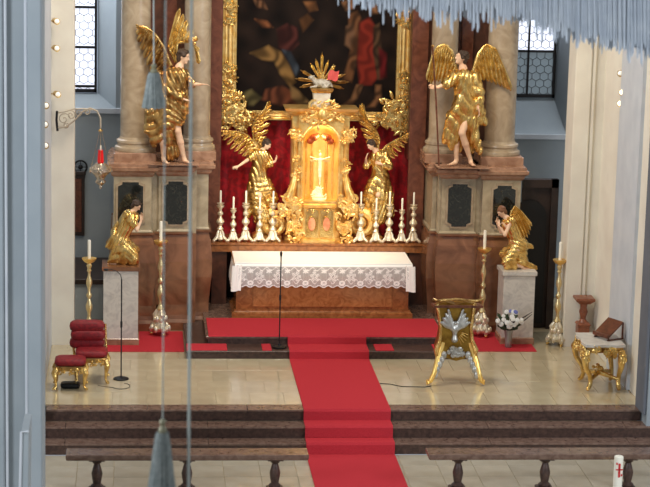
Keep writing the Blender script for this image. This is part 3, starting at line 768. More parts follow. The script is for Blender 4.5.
# painting
def painting():
    x0, x1 = at(236, 60, Y=FY)[0], at(396, 60, Y=FY)[0]; z0 = at(320, 111, Y=FY)[2]; z1 = z0+(x1-x0)*1.55
    nx_, nz_ = 320, 420
    PX = np.linspace(236, 396, nx_); zz = np.linspace(z0, z1, nz_)
    # paint in the picture's own plane: u across 0..160, v down from the lower edge, in the same units
    U, V = np.meshgrid(PX-236, 111-(zz-z0)/(x1-x0)*160)
    C = np.zeros((nz_, nx_, 3)); C[:] = lin((26, 17, 12))
    r = np.random.RandomState(3)
    nz2 = sum(np.sin(U*r.uniform(.02, .3)+V*r.uniform(-.3, .3)+r.uniform(0, 6)) for _ in range(14))/14
    C *= (1+1.6*nz2)[..., None]
    def poly(pts, c, soft=3.2, shade=.7):
        P_ = np.array(pts, float); P_[:, 0] -= 236
        ins = np.zeros(U.shape, bool); dmin = np.full(U.shape, 1e9)
        for i in range(len(P_)):
            a = P_[i]; b = P_[(i+1) % len(P_)]
            cnd = ((a[1] > V) != (b[1] > V)) & (U < (b[0]-a[0])*(V-a[1])/(b[1]-a[1]+1e-9)+a[0]); ins ^= cnd
            ba = b-a; h = np.clip(((U-a[0])*ba[0]+(V-a[1])*ba[1])/(ba@ba+1e-9), 0, 1)
            dmin = np.minimum(dmin, np.hypot(U-a[0]-h*ba[0], V-a[1]-h*ba[1]))
        sd = np.where(ins, dmin, -dmin); al = np.clip(.5+sd/soft, 0, 1)[..., None]
        c = tuple(v*.88 for v in c); st_ = 1-shade*(.5+.5*np.sin(U*.42+V*.2+9*nz2+.6*np.sin(V*.3)))[..., None]
        C[:] = C*(1-al)+np.array(lin(c))*st_*al
    # seated figure in a tan cloak, lower left
    poly([(250, 54), (268, 46), (280, 52), (290, 66), (296, 82), (290, 86), (280, 74), (274, 62), (262, 60)], (150, 112, 62))
    poly([(276, 30), (286, 24), (296, 28), (298, 44), (290, 52), (278, 48)], (84, 40, 34))
    poly([(282, 50), (290, 52), (300, 70), (296, 76)], (70, 78, 88))
    poly([(266, 90), (282, 86), (298, 94), (300, 104), (280, 106), (262, 100)], (112, 62, 40))
    poly([(240, 94), (252, 90), (262, 98), (254, 106), (240, 106)], (110, 98, 60))
    poly([(290, 84), (300, 92), (310, 102), (300, 106), (292, 98)], (140, 110, 70))
    poly([(252, 0), (262, 2), (266, 10), (256, 8)], (128, 88, 60)); poly([(254, 20), (266, 22), (272, 28), (262, 28)], (140, 84, 50))
    poly([(298, 20), (306, 14), (312, 20), (302, 32)], (130, 84, 48)); poly([(302, 2), (314, 2), (316, 10), (308, 12)], (148, 96, 56))
    poly([(232, -20), (262, -26), (276, -10), (258, -2), (240, -4)], (60, 66, 84)); poly([(300, -60), (330, -70), (346, -30), (320, -16), (300, -28)], (120, 84, 58))
    poly([(330, -110), (360, -112), (372, -70), (340, -62)], (150, 60, 44)); poly([(260, -100), (292, -96), (300, -60), (268, -56)], (96, 92, 104))
    # standing figures on the right
    poly([(347, 14), (356, 10), (362, 24), (356, 60), (352, 82), (343, 80), (350, 50), (348, 30)], (120, 78, 48))
    poly([(358, 22), (368, 16), (374, 26), (373, 50), (378, 76), (372, 84), (360, 84), (357, 60)], (138, 44, 30), shade=.45)
    poly([(372, 26), (378, 22), (380, 44), (384, 78), (378, 78), (373, 52)], (96, 70, 48))
    poly([(378, 46), (386, 52), (387, 76), (380, 78)], (110, 26, 28))
    poly([(345, 26), (352, 22), (354, 34), (350, 48), (344, 44)], (124, 88, 62))
    poly([(357, 84), (363, 84), (358, 98), (350, 106), (342, 106), (352, 98)], (142, 100, 66)); poly([(376, 84), (382, 84), (382, 98), (376, 106), (368, 106), (376, 98)], (134, 92, 60))
    poly([(340, 2), (350, -2), (352, 8), (344, 10)], (150, 104, 70)); poly([(366, 4), (374, 2), (376, 12), (368, 14)], (160, 112, 76))
    vs = []; I = np.arange(nz_*nx_).reshape(nz_, nx_)
    X = x0+(x1-x0)*(U/160); Zz = np.repeat(zz[:, None], nx_, 1)
    vs = np.stack([X, np.full_like(X, FY-.02), Zz], -1).reshape(-1, 3)
    fs = np.stack([I[:-1, :-1], I[:-1, 1:], I[1:, 1:], I[1:, :-1]], -1).reshape(-1, 4)
    me = bpy.data.meshes.new('painting'); me.from_pydata(vs.tolist(), [], fs.tolist())
    ca_ = me.color_attributes.new('Col', 'FLOAT_COLOR', 'POINT')
    cc = np.concatenate([C.reshape(-1, 3), np.ones((nz_*nx_, 1))], 1).astype(np.float32); ca_.data.foreach_set('color', cc.ravel())
    return me, x0, x1, z0, z1
pm, px0, px1, pz0, pz1 = painting()
pt = link('painting', pm, attr_mat('oil_paint', .8, spec=.15)); tag(pt, 'dark oil painting of robed figures above the tabernacle', 'painting')
MB().box(px0-.1, px1+.1, FY+.0, FY+.09, pz0-.08, pz1).build('stretcher', DOORW, pt)
fr = thing('picture_frame', 'carved gilt frame around the dark altar painting', 'frame', (0, 0, 0))
fw = .28
def rail(name, x0, x1, z0, z1, vert):
    mb = MB().box(x0, x1, FY-.10, FY-.01, z0, z1)
    for a, b, d in ((.0, .16, .05), (.3, .42, .03), (.84, 1., .04)):
        if vert: mb.box(x0+(x1-x0)*a, x0+(x1-x0)*b, FY-.1-d, FY-.1, z0, z1)
        else: mb.box(x0, x1, FY-.1-d, FY-.1, z0+(z1-z0)*a, z0+(z1-z0)*b)
    o_ = mb.build(name, GOLDT, fr)
    for a, r_ in ((.08, .026), (.24, .036), (.36, .02), (.5, .04), (.64, .02), (.78, .034), (.93, .026)):
        if vert: x = x0+(x1-x0)*a; MB().tube([(x, FY-.11, z0), (x, FY-.11, z1)], r_, 8).build('moulding', GOLDT, o_, True)
        else: z = z0+(z1-z0)*a; MB().tube([(x0, FY-.11, z), (x1, FY-.11, z)], r_*.75, 8).build('moulding', GOLDT, o_, True)
    return o_
rail('frame_side', px0-fw, px0, pz0-.1, pz1, True); rail('frame_side', px1, px1+fw, pz0-.1, pz1, True)
rail('frame_bottom', px0-fw, px1+fw, pz0-.17, pz0, False)
zz = lambda py: at(320, py, Y=FY)[2]
for sx, xc in ((0, px0-fw/2), (1, px1+fw/2)):
    for j, (pa, pb) in enumerate(((0, 24), (68, 100), (-60, -40))):
        flourish(MB(), xc, (zz(pa)+zz(pb))/2, FY-.13, .22, abs(zz(pa)-zz(pb)), 14, 10+j+sx*5, .026).build('carved_ornament', GOLD, fr, True)
    flourish(MB(), xc+(.08 if sx == 0 else -.08), zz(114), FY-.13, .46, .50, 26, 31+sx, .034).build('corner_ornament', GOLD, fr, True)
    flourish(MB(), xc+(.38 if sx == 0 else -.38), zz(119), FY-.13, .4, .2, 12, 41+sx, .026).build('carved_ornament', GOLD, fr, True)
# ================================================================== tabernacle
TY = 3.35
tb = thing('tabernacle', 'gilded tabernacle with an arched niche in the middle of the altar', 'tabernacle', (0, 0, 0))
T = lambda px, py, dy=0: at(px, py, Y=TY+dy)
X0 = T(320, 180)[0]
zb = GZ
zdr = T(320, 207)[2]; zn0 = T(320, 201)[2]; zsp = T(320, 143)[2]; zcap = T(320, 113)[2]; ztop = T(320, 110)[2]
wN = T(338, 170)[0]-X0
# lower body with a canted front
body = [(-.62, .28), (-.42, .06), (-.30, -.02), (.30, -.02), (.42, .06), (.62, .28), (.62, .5), (-.62, .5)]
body = [(X0+x, TY+y) for x, y in body]
MB().loft(body, [(.04, zb), (.04, zb+.06), (.0, zb+.09), (.0, zdr-.03), (.05, zdr+.0), (.06, zdr+.05), (.02, zdr+.07)]).build('lower_body', GOLDT, tb)
for sx in (-1, 1):
    a = X0+sx*.02; b = X0+sx*.27; a, b = min(a, b), max(a, b)
    zl, zh = zb+.12, zdr-.07
    door = MB().prism([(a, zl), (b, zl), (b, zh)]+([(a+(b-a)*t, zh+.05*math.sin(PI*t)) for t in (.75, .5, .25)])+[(a, zh)], TY-.05, TY-.015).build('tabernacle_door', GOLD, tb)
    mx, mz = (a+b)/2, (zl+zh)/2
    MB().prism([(mx+.07*math.cos(t), mz+.13*math.sin(t)) for t in np.linspace(0, 2*PI, 18)[:-1]], TY-.065, TY-.05).build('medallion', MEDAL, door)
    MB().tube([(mx+.08*math.cos(t), TY-.06, mz+.145*math.sin(t)) for t in np.linspace(0, 2*PI, 20)], .012, 6).build('medallion_rim', GOLD, door, True)
    flourish(MB(), mx, zh-.0, TY-.055, .2, .06, 4, 50+sx, .012).build('door_carving', GOLD, door, True)
# niche: back shell, jambs, arch, canopy
nb = MB(); n = 14
for i in range(n):
    a0 = PI+PI*i/n; a1 = PI+PI*(i+1)/n
    pass
vs = []; fs = []; rows = [zn0, zn0+.25, zn0+.5, zn0+.75, zsp]
for z in rows:
    for i in range(n+1):
        a = PI*i/n; vs.append((X0-wN*math.cos(a), TY+.02+.34*math.sin(a), z))
for j in range(len(rows)-1):
    for i in range(n): k_ = j*(n+1)+i; fs.append((k_, k_+1, k_+n+2, k_+n+1))
for i in (3, 5, 9, 11):
    a = PI*i/n; NR = (X0-wN*math.cos(a)*.96, TY+.02+.33*math.sin(a))
    PIL_ = (NR if i == 3 else 0); 
    if i == 3: ribs = []
    ribs.append(NR)
# half dome
for jj in range(1, 7):
    e_ = PI/2*jj/6
    for i in range(n+1):
        a = PI*i/n; vs.append((X0-wN*math.cos(a)*math.cos(e_), TY+.02+.34*math.sin(a)*math.cos(e_), zsp+wN*math.sin(e_)))
for j in range(len(rows)-1, len(rows)+5):
    for i in range(n): k_ = j*(n+1)+i; fs.append((k_, k_+1, k_+n+2, k_+n+1))
NICHE = mat('gold_niche', (255, 222, 140), .4, .5, c2=(250, 208, 116), scale=5)
MB().add(vs, fs).build('niche_shell', NICHE, tb, 'all')
for q_ in ribs: MB().tube([(*q_, zn0), (*q_, zsp)], .022, 8).build('niche_shading_rib', GOLDT, tb, True)  # ribs added to give the niche wall its vertical shading
MB().box(X0-wN-.02, X0+wN+.02, TY-.04, TY+.38, zn0-.06, zn0).build('niche_floor', GOLDT, tb)
# front frame with arch opening
ow = .44; pts = [(X0-wN*math.cos(a), zsp+wN*math.sin(a)) for a in np.linspace(0, PI, 17)]
mb = MB(); outer = [(X0-ow, zn0-.04)]+[(X0-ow, zsp)]+[(X0-ow, zcap)]+[(X0+ow, zcap)]+[(X0+ow, zsp)]+[(X0+ow, zn0-.04)]
yf = TY-.02
vs = [(X0-ow, yf, zn0), (X0-wN, yf, zn0), (X0-wN, yf, zsp), (X0-ow, yf, zsp), (X0+wN, yf, zn0), (X0+ow, yf, zn0), (X0+ow, yf, zsp), (X0+wN, yf, zsp)]
fs = [(0, 1, 2, 3), (4, 5, 6, 7)]
k0 = len(vs); vs += [(p[0], yf, p[1]) for p in pts]; k1 = len(vs)
vs += [(X0-ow+2*ow*i/16, yf, zcap) for i in range(17)]
fs += [(k0+i, k0+i+1, k1+i+1, k1+i) for i in range(16)]+[(3, k0, k1), (k0+16, 6, k1+16)]
nv = len(vs); vs += [(x, y+.08, z) for x, y, z in vs]; fs += [tuple(i+nv for i in f[::-1]) for f in fs]
fs += [(k0+i+1, k0+i, k0+i+nv, k0+i+1+nv) for i in range(16)]+[(1, 2, 2+nv, 1+nv), (4, 7, 7+nv, 4+nv), (3, 0, nv, 3+nv), (5, 6, 6+nv, 5+nv)]
MB().add(vs, fs).build('front_frame', GOLDT, tb)
MB().tube([(X0-wN-.015, yf-.01, zn0)]+[(X0-(wN+.015)*math.cos(a), yf-.01, zsp+(wN+.015)*math.sin(a)) for a in np.linspace(0, PI, 17)]+[(X0+wN+.015, yf-.01, zn0)], .022, 8).build('arch_moulding', GOLDT, tb, True)
MB().loft([(X0-.58, TY+.02), (X0+.58, TY+.02), (X0+.58, TY+.42), (X0-.58, TY+.42)], [(0, zn0), (0, zcap)]).move((0, .05, 0)).build('upper_body', GOLDT, tb)
bpy.data.objects.remove(COL.objects[-1])   # replaced below by two side bodies so that the niche stays open
for sx in (-1, 1):
    a, b = sorted((X0+sx*(wN+.03), X0+sx*.56))
    MB().box(a, b, TY+.07, TY+.45, zn0-.02, zcap).build('side_body', GOLDT, tb)
    # volute pilaster with capital
    xc = X0+sx*.50
    p = [(xc+sx*.06, TY+.02, zn0-.05), (xc+sx*.10, TY-.08, zn0+.1), (xc+sx*.03, TY-.06, zn0+.3), (xc-sx*.02, TY-.0, zn0+.6), (xc, TY-.0, zsp+.02), (xc+sx*.03, TY-.08, zsp+.14)]
    MB().tube(p, [.09, .10, .075, .05, .055, .08], 10).build('volute_pilaster', GOLDT, tb, True)
    flourish(MB(), xc+sx*.02, zsp+.15, TY-.06, .2, .22, 9, 60+sx, .024).build('capital', GOLDT, tb, True)
    flourish(MB(), xc+sx*.0, (zn0+zsp)/2, TY-.05, .14, .6, 11, 64+sx, .02).build('carved_ornament', GOLDT, tb, True)
    flourish(MB(), xc+sx*.08, zdr+.02, TY-.08, .36, .34, 16, 67+sx, .03).build('carved_ornament', GOLDT, tb, True)
    flourish(MB(), X0+sx*.47, zb+.3, TY+.0, .26, .55, 16, 73+sx, .028).build('carved_ornament', GOLDT, tb, True)
    # large outer scrolls that carry the adoring angels
    S = spiral((X0+sx*.84, zb+.34), .26, .05, PI/2, 1.4, TY+.2, 24, -sx)
    MB().tube(S, [.1-.0028*i for i in range(24)], 8).build('scroll_bracket', GOLDT, tb, True)
    MB().ball((X0+sx*.84, TY+.2, zb+.34), (.10, .08, .1), 10, 8).build('scroll_eye', GOLDT, tb, True)
    MB().loft([(X0+sx*1.0-.28, TY+.21), (X0+sx*1.0+.28, TY+.21), (X0+sx*1.0+.28, TY+.58), (X0+sx*1.0-.28, TY+.58)], [(.0, zb), (.0, zb+.08), (-.06, zb+.12), (-.08, zb+.3), (-.02, zb+.36), (-.02, zb+.40)]).build('angel_base', GOLDT, tb)
    # open side of the cornice
MB().loft([(X0-.62, TY-.02), (X0+.62, TY-.02), (X0+.62, TY+.45), (X0-.62, TY+.45)], [(-.06, zcap-.06), (0, zcap-.03), (.03, zcap), (.08, zcap+.04), (.1, zcap+.09), (.06, zcap+.1)]).build('cornice', GOLDT, tb)
flourish(MB(), X0, zcap-.02, TY-.06, .34, .34, 16, 80, .03).build('cartouche', GOLDT, tb, True)
MB().ball((X0, TY-.12, zcap-.02), (.09, .04, .11), 12, 8).build('cartouche_shield', GOLDT, tb, True)
for sx in (-1, 1): flourish(MB(), X0+sx*.3, zcap-.08, TY-.04, .26, .16, 9, 83+sx, .02).build('carved_ornament', GOLDT, tb, True)
# white pedestal
ztp = T(320, 92)[2]; zc = zcap+.1
pd = MB().loft([(X0-.17, TY+.0), (X0+.17, TY+.0), (X0+.17, TY+.3), (X0-.17, TY+.3)], [(.03, zc), (.0, zc+.05), (-.02, zc+.1), (.0, ztp-.02)]).build('white_pedestal', WHITEST, tb)
MB().loft([(X0-.17, TY+.0), (X0+.17, TY+.0), (X0+.17, TY+.3), (X0-.17, TY+.3)], [(.01, ztp-.02), (.04, ztp+.02), (.05, ztp+.06), (.02, ztp+.07)]).build('pedestal_cap', GOLD, tb)
ztp += .07
# lamb lying on the pedestal, rays and flag
lb = thing('lamb_figure', 'silvery white lamb lying before golden rays with a small red banner', 'statue', (X0, TY+.12, ztp))
put('body', [ell((.0, 0, .09), (.17, .09, .085)), ell((.10, -.01, .07), (.09, .08, .07)), cap((-.13, -.02, .12), (-.19, -.03, .19), .055, .045), ell((-.215, -.05, .20), (.06, .038, .04)),
     cap((-.17, -.02, .235), (-.14, .02, .225), .012, .01), cap((-.12, -.07, .03), (-.22, -.09, .02), .025, .018), cap((.1, -.08, .03), (.0, -.1, .02), .026, .018), cap((.17, 0, .08), (.21, -.02, .02), .022, .014)],
    mat('lamb_silver', (214, 204, 186), .5, .25, c2=(180, 170, 150), scale=20, bump=.6, bscale=60), lb, .012,
    lambda X, Y, Z: .006*np.sin(X*95)*np.sin(Z*90+Y*40))
for i, (dx, dz, ln) in enumerate(((0, 1, .50), (-.28, 1, .40), (.30, 1, .38), (-.62, 1, .36), (.75, .9, .34), (-1, .55, .40), (1, .35, .42), (-1, .12, .44), (1, .02, .46), (-1, -.25, .36), (1, -.28, .38))):
    d = nrm((dx, 0, dz)); s_ = vec(d[2], 0, -d[0]); a = vec(0, .07, .1)+d*.06; b = vec(0, .07, .1)+d*(ln+.06); w0, w1 = .012, .03
    mb = MB()
    for t_, wv in ((0, 1), (-1, .7), (1, .7)):
        bb_ = b+s_*t_*.02-d*abs(t_)*.06
        mb.add([a-s_*w0+s_*t_*.01, a+s_*w0+s_*t_*.01, bb_+s_*w1*.4, bb_+d*.03, bb_-s_*w1*.4, a+vec(0, -.012, 0), bb_+vec(0, -.014, 0)], [(0, 5, 6, 4), (5, 1, 2, 6), (4, 6, 3), (6, 2, 3), (0, 4, 3, 2, 1)])
    mb.build('ray', GOLD if i < 5 else GOLDD, lb)
MB().tube([(.0, -.02, .12), (.17, -.04, .38), (.22, -.05, .46)], .009, 6).tube([(.17, -.05, .41), (.25, -.05, .43)], .008, 5).build('banner_staff', GOLD, lb, True)
vs = []; fs = []
for j in range(7):
    for i in range(6): vs.append((.13+.2*i/5-.03*j/6, -.05+.02*math.sin(i*1.7+j*.5), .34-.19*j/6+.02*math.sin(i*1.3)))
for j in range(6):
    for i in range(5): a = j*6+i; fs.append((a, a+1, a+7, a+6))
MB().add(vs, fs).build('banner', mat('banner_red', (224, 92, 84), .8), lb, 'all')
# light inside the niche (a small lamp behind the arch)
l = bpy.data.lights.new('niche_lamp', 'POINT'); l.energy = 9; l.color = (1, .80, .48); l.shadow_soft_size = .05
o = bpy.data.objects.new('niche_lamp', l); COL.objects.link(o); o.location = (X0+.0, TY+.02, zsp+.12)
# reddish cherub clouds at the niche top
for sx in (-1, 1):
    put('cherub_cloud', [ell((X0+sx*.13, TY+.1, zsp+.09), (.09, .06, .07)), ell((X0+sx*.2, TY+.1, zsp+.02), (.07, .05, .06)), ell((X0+sx*.06, TY+.12, zsp+.13), (.06, .05, .05)), ell((X0+sx*.12, TY+.05, zsp+.1), (.045, .04, .05))],
        mat('cloud_red', (150, 66, 28), .5, .3), tb, .013)
# crucifix
cr = thing('crucifix', 'ivory crucifix standing in the golden tabernacle niche', 'crucifix', (X0, TY+.12, zn0))
IVORY = mat('ivory', (250, 236, 190), .4)
CRG = mat('cross_gilt', (246, 214, 140), .35, .6)
MB().box(-.02, .02, 0, .035, .1, .98, .005).box(-.2, .2, 0, .035, .76, .80, .005).build('cross', CRG, cr)
put('body', [ell((0, -.035, .90), (.03, .03, .038)), cap((0, -.03, .86), (0, -.03, .80), .014, .03), cap((0, -.03, .80), (0, -.03, .66), .042, .03), cap((0, -.03, .66), (.0, -.035, .60), .036, .034),
    cap((-.035, -.03, .81), (-.17, -.02, .85), .016, .010), cap((.035, -.03, .81), (.17, -.02, .85), .016, .010), cap((-.015, -.04, .6), (-.01, -.06, .48), .022, .016), cap((.015, -.04, .6), (.012, -.06, .48), .022, .016),
    cap((-.01, -.06, .48), (0, -.035, .34), .015, .01), cap((.012, -.06, .48), (.004, -.04, .34), .015, .01), cap((0, -.04, .34), (0, -.06, .31), .01, .008)]+
    [cap((s_*.17, -.02, .85), (s_*(.19+.004*i), -.03, .86+.006*i), .005, .004) for s_ in (-1, 1) for i in (-1, 0, 1)], IVORY, cr, .0075)
MB().lathe([(.14, 0), (.15, .03), (.1, .05), (.11, .08), (.06, .11), (.05, .15), (.03, .17)], (0, .0, 0), 14).build('foot', IVORY, cr, True)
flourish(MB(), 0, .13, -.02, .22, .2, 9, 90, .02).build('foot_carving', IVORY, cr, True)

# ================================================================== altar candlesticks
def stick(h, name, wide):
    t = thing(name, '', 'candlestick', (0, 0, 0), 0, 'silver candlesticks on the altar shelf')
    s_ = h/.85
    # three-sided scrolled foot
    mb = MB()
    for k_ in range(3):
        a = 2*PI*k_/3+PI/6+PI; ca_, sa_ = math.cos(a), math.sin(a)
        p = [(ca_*r*wide, sa_*r*wide, z*s_) for r, z in ((.03, .22), (.055, .16), (.06, .1), (.09, .06), (.125, .035), (.13, .012))]
        mb.tube(p, [.02, .028, .032, .034, .028, .024], 7); mb.ball((ca_*.125*wide, sa_*.125*wide, .028), .03, 8, 6)
    mb.lathe([(.05, .02), (.085, .05), (.06, .12), (.04, .18), (.03, .23)], (0, 0, 0), 10)
    mb.v = [(x, y, z if z < .05 else z) for x, y, z in mb.v]
    mb.build('foot', SILVER, t, True)
    pr = [(.022, .2), (.045, .24), (.03, .27), (.02, .3), (.034, .33), (.052, .37), (.046, .41), (.022, .45), (.016, .49), (.036, .52), (.036, .55), (.018, .58), (.018, .62), (.042, .66), (.05, .69), (.02, .70)]
    MB().lathe([(r*wide*1.35, z*s_) for r, z in pr], (0, 0, 0), 14).build('stem', SILVER, t, True)
    mb = MB().lathe([(.018, .69*s_), (.06*wide, .72*s_), (.066*wide, .735*s_), (.03, .74*s_)], (0, 0, 0), 16)
    mb.build('drip_pan', SILVER, t, True)
    MB().lathe([(.0155*1.2, .73*s_), (.0155*1.2, h+.12), (.012, h+.13)], (0, 0, 0), 10).build('candle', WAX, t, True)
    return t
tall = stick(.88, 'candlestick', 1.15); short = stick(.76, 'candlestick', .92)
yC = GY+.16
LS = [(220, 'T', 'outermost'), (233, 'S', 'second from outside'), (245.4, 'T', 'middle one'), (259.3, 'S', 'fourth from outside'), (272.6, 'T', 'innermost')]
RS = [(360, 'T', 'innermost'), (375.4, 'S', 'fourth from outside'), (388.7, 'T', 'middle one'), (401.2, 'S', 'second from outside'), (412.7, 'T', 'outermost')]
used = {'T': False, 'S': False}
for side, lst in (('left', LS), ('right', RS)):
    for px, k_, w_ in lst:
        p = at(px, 240, Y=yC); size = 'tall' if k_ == 'T' else 'short'
        src = tall if k_ == 'T' else short
        lab = '%s silver candlestick, %s of the five %s of the tabernacle' % (size, w_, side)
        if not used[k_]: src.location = (p[0], yC, GZ+.001); src['label'] = lab; used[k_] = True
        else: dup(src, (p[0], yC, GZ+.001), None, lab)

# ================================================================== floor candlesticks
def floorstick():
    t = thing('floor_candlestick', '', 'candlestick', (0, 0, 0), 0, 'tall gilded floor candlesticks')
    mb = MB()
    for k_ in range(3):
        a = 2*PI*k_/3-PI/2+.4; ca_, sa_ = math.cos(a), math.sin(a)
        p = [(ca_*r, sa_*r, z) for r, z in ((.05, .42), (.10, .34), (.08, .24), (.13, .16), (.17, .10), (.155, .06))]
        mb.tube(p, [.03, .05, .045, .05, .045, .035], 8)
    mb.lathe([(.1, .07), (.13, .12), (.1, .22), (.07, .32), (.04, .42)], (0, 0, 0), 12)
    for k_ in range(18):
        a = 2*PI*k_/9; zz_ = .12 if k_ < 9 else .26; rr_ = .165 if k_ < 9 else .105; mb.ball((rr_*math.cos(a), rr_*math.sin(a), zz_+.02*(k_ % 2)), (.04, .04, .055), 7, 5)
    ft = mb.build('foot', SILVER, t, True)
    for k_ in range(3):
        a = 2*PI*k_/3-PI/2+.4; MB().ball((math.cos(a)*.165, math.sin(a)*.165, .035), .035, 8, 6).build('ball_foot', GOLD, ft, True)
    pr = [(.03, .40), (.07, .44), (.045, .48), (.028, .52), (.034, .6), (.06, .66), (.062, .72), (.035, .79), (.024, .84), (.05, .88), (.05, .91), (.024, .95), (.03, 1.02), (.055, 1.1), (.052, 1.16), (.026, 1.24), (.024, 1.30), (.045, 1.33), (.03, 1.36), (.05, 1.42), (.03, 1.46)]
    MB().lathe([(r*1.02, z) for r, z in pr], (0, 0, 0), 16).build('stem', mat('stem_silver_gilt', (244, 226, 176), .28, .85, c2=(222, 194, 132), scale=9), t, True)
    MB().lathe([(.03, 1.45), (.1, 1.49), (.13, 1.53), (.135, 1.55), (.05, 1.545)], (0, 0, 0), 18).build('drip_pan', GOLDS, t, True)
    MB().lathe([(.03, 1.54), (.03, 1.85), (.022, 1.865)], (0, 0, 0), 12).build('candle', WAX, t, True)
    return t
fs0 = floorstick()
for i, (px, py, ptop, lab) in enumerate(((160, 336, 222, 'tall gilded floor candlestick between the left pedestal and the altar'), (89, 346, 240, 'tall gilded floor candlestick at the far left behind the red armchair'),
                              (481, 337, 231, 'tall gilded floor candlestick behind the golden reading desk'), (556, 345, 242, 'tall gilded floor candlestick at the right beside the cream pilaster'))):
    p = at(px, py, Z=0); hz = at(px, ptop, Y=p[1])[2]
    z0 = .016 if px in (160, 481) else .001
    o = fs0 if i == 0 else dup(fs0, p, None, lab)
    o.location = (p[0], p[1], z0); o['label'] = lab; o.scale = (1, 1, hz/1.865)

# ================================================================== marble pedestals for the kneeling angels
def pedestal(x, y, w_, d, h, label, capm):
    t = thing('pedestal', label, 'pedestal', (x, y, .001)); pl = [(-w_/2, -d/2), (w_/2, -d/2), (w_/2, d/2), (-w_/2, d/2)]
    MB().loft(pl, [(.02, 0), (.02, .12), (0, .14)]).build('base', MARB_PINK, t)
    MB().loft(pl, [(0, .14), (0, h-.09)]).build('shaft', MARB_WHITE, t)
    MB().loft(pl, [(0, h-.09), (.03, h-.07), (.03, h)]).build('top_slab', capm, t); return t
pL = at(120.5, 346, Z=0); pR = at(517, 345, Z=0)
hL = at(118, 266, Y=pL[1]+.1)[2]; hR = at(517, 271, Y=pR[1]+.1)[2]
pedestal(pL[0], pL[1]+.33, .64, .6, hL, 'pale marble pedestal with red slab top under the left kneeling angel', MARB_PLINTH)
pedestal(pR[0], pR[1]+.33, .60, .6, hR, 'pale grey marble pedestal under the right kneeling angel', MARB_WHITE)
# ================================================================== gilded angels
def rel(J, o):
    return {k_: (v-o if isinstance(v, np.ndarray) and k_ not in ('face', 'up', 'hdL', 'hdR', 'pnL', 'pnR') else v) for k_, v in J.items()}
def robe_torso(J, s, f=1.2):
    ch = (J['shL']+J['shR'])*.5
    return [cap(ch-vec(0, 0, .03)*s, J['pelvis'], .135*s*f, .135*s*f, .05), cap(J['shL']*.9+ch*.1, J['shR']*.9+ch*.1, .075*s*f, .075*s*f, .04)]
# ---- left archangel
Y0 = 2.28
def Q(px, py, dy=0.0): return at(px, py, Y=Y0+dy)
o = Q(175, 163); o = vec(o[0], Y0, ZT+.002)
J = dict(head=Q(184, 57), face=vec(.85, -.45, -.22), up=vec(.25, 0, 1), neck=Q(179, 68), shL=Q(186, 75, .12), shR=Q(170, 74, -.12), pelvis=Q(170, 104), elR=Q(176, 92, -.26), wrR=Q(193, 86, -.34),
    elL=Q(191, 84, .02), wrL=Q(200, 84.5, -.08), hdL=vec(1, -.1, .05), pnL=vec(0, -.2, -1), hdR=vec(1, 0, -.2), pnR=vec(0, 0, -1),
    hipL=Q(175, 108, .05), hipR=Q(166, 108, -.05), knL=Q(178, 131, -.08), knR=Q(163, 134, -.05), anL=Q(184, 158, 0), anR=Q(163.5, 158, .05), toeL=Q(189, 162.6, -.10), toeR=Q(167, 163, -.12))
J['elR'] = Q(172, 92, -.18); J['wrR'] = Q(183, 99, -.24)
o_ = o
a = thing('archangel_statue', 'standing gilded archangel on the left ledge, arm pointing right', 'statue', o)
Jr = rel(J, o); s = 1.12
put('body', body_prims(Jr, s), SKIN, a, .012); hair_part(Jr, s, a, (0, 0, 0))
qr = lambda px, py, dy=0: Q(px, py, dy)-o
rb = robe_torso(Jr, s)+[
    cap(Jr['shR'], Jr['elR'], .10, .11), cap(Jr['elR'], qr(180, 97, -.22), .10, .07), cap(Jr['shL'], Jr['elL'], .085, .075), cap(Jr['elL'], qr(192, 84, .0), .075, .06),
    cap(qr(170, 100), qr(152, 112, .0), .17, .1, .06), cap(qr(170, 102), qr(166, 124, -.05), .19, .17, .06), cap(qr(172, 104), qr(178, 120, -.05), .16, .12, .05),
    cap(qr(152, 110), qr(148, 122, .05), .1, .06, .05), cap(qr(160, 118), qr(158, 138, .0), .14, .10, .05), cap(qr(168, 118, -.08), qr(168, 142, -.06), .14, .07, .05), cap(qr(164, 120, .1), qr(172, 152, .12), .12, .10, .05),
    cap(qr(172, 128, .1), qr(176, 154, .14), .09, .07, .05), cap(qr(176, 75, -.1), qr(184, 95, -.1), .08, .05, .05), cap(qr(186, 92, 0), qr(187, 112, .04), .07, .04, .05), cap(qr(150, 112), qr(147, 130, 0), .08, .06, .05), cap(qr(152, 126), qr(154, 144, .05), .10, .06, .05), cap(qr(160, 76, -.05), qr(166, 100, -.12), .10, .11, .05), cap(qr(164, 134, .1), qr(170, 156, .14), .12, .09, .05),
    cap(qr(184, 100, -.05), qr(182, 122, .05), .08, .05, .05)]
put('robe', rb, GOLDD, a, .014, folds((1, .2, .3), .10, .022, seed=1))
wing([Q(171, 66, .15), Q(164, 48, .2), Q(155, 34, .2), Q(146, 27, .2), Q(139, 26, .2)], [Q(158, 82, .2), Q(150, 72, .2), Q(144, 58, .2), Q(138, 42, .2), Q(136, 27, .2)], a, o, GOLDD, 9, .10)
wing([Q(176, 62, .22), Q(168, 47, .24), Q(180, 42, .24), Q(191, 42, .24), Q(196, 48, .22)], [Q(176, 34, .25), Q(180, 8, .28), Q(187, 20, .28), Q(198, 38, .24), Q(199, 64, .2)], a, o, GOLD, 9, .09)
MB().loft([(-.5, -.2), (.45, -.2), (.45, .25), (-.5, .25)], [(0, -.0), (0, .012)]).build('footplate', MARB_PINK, a)
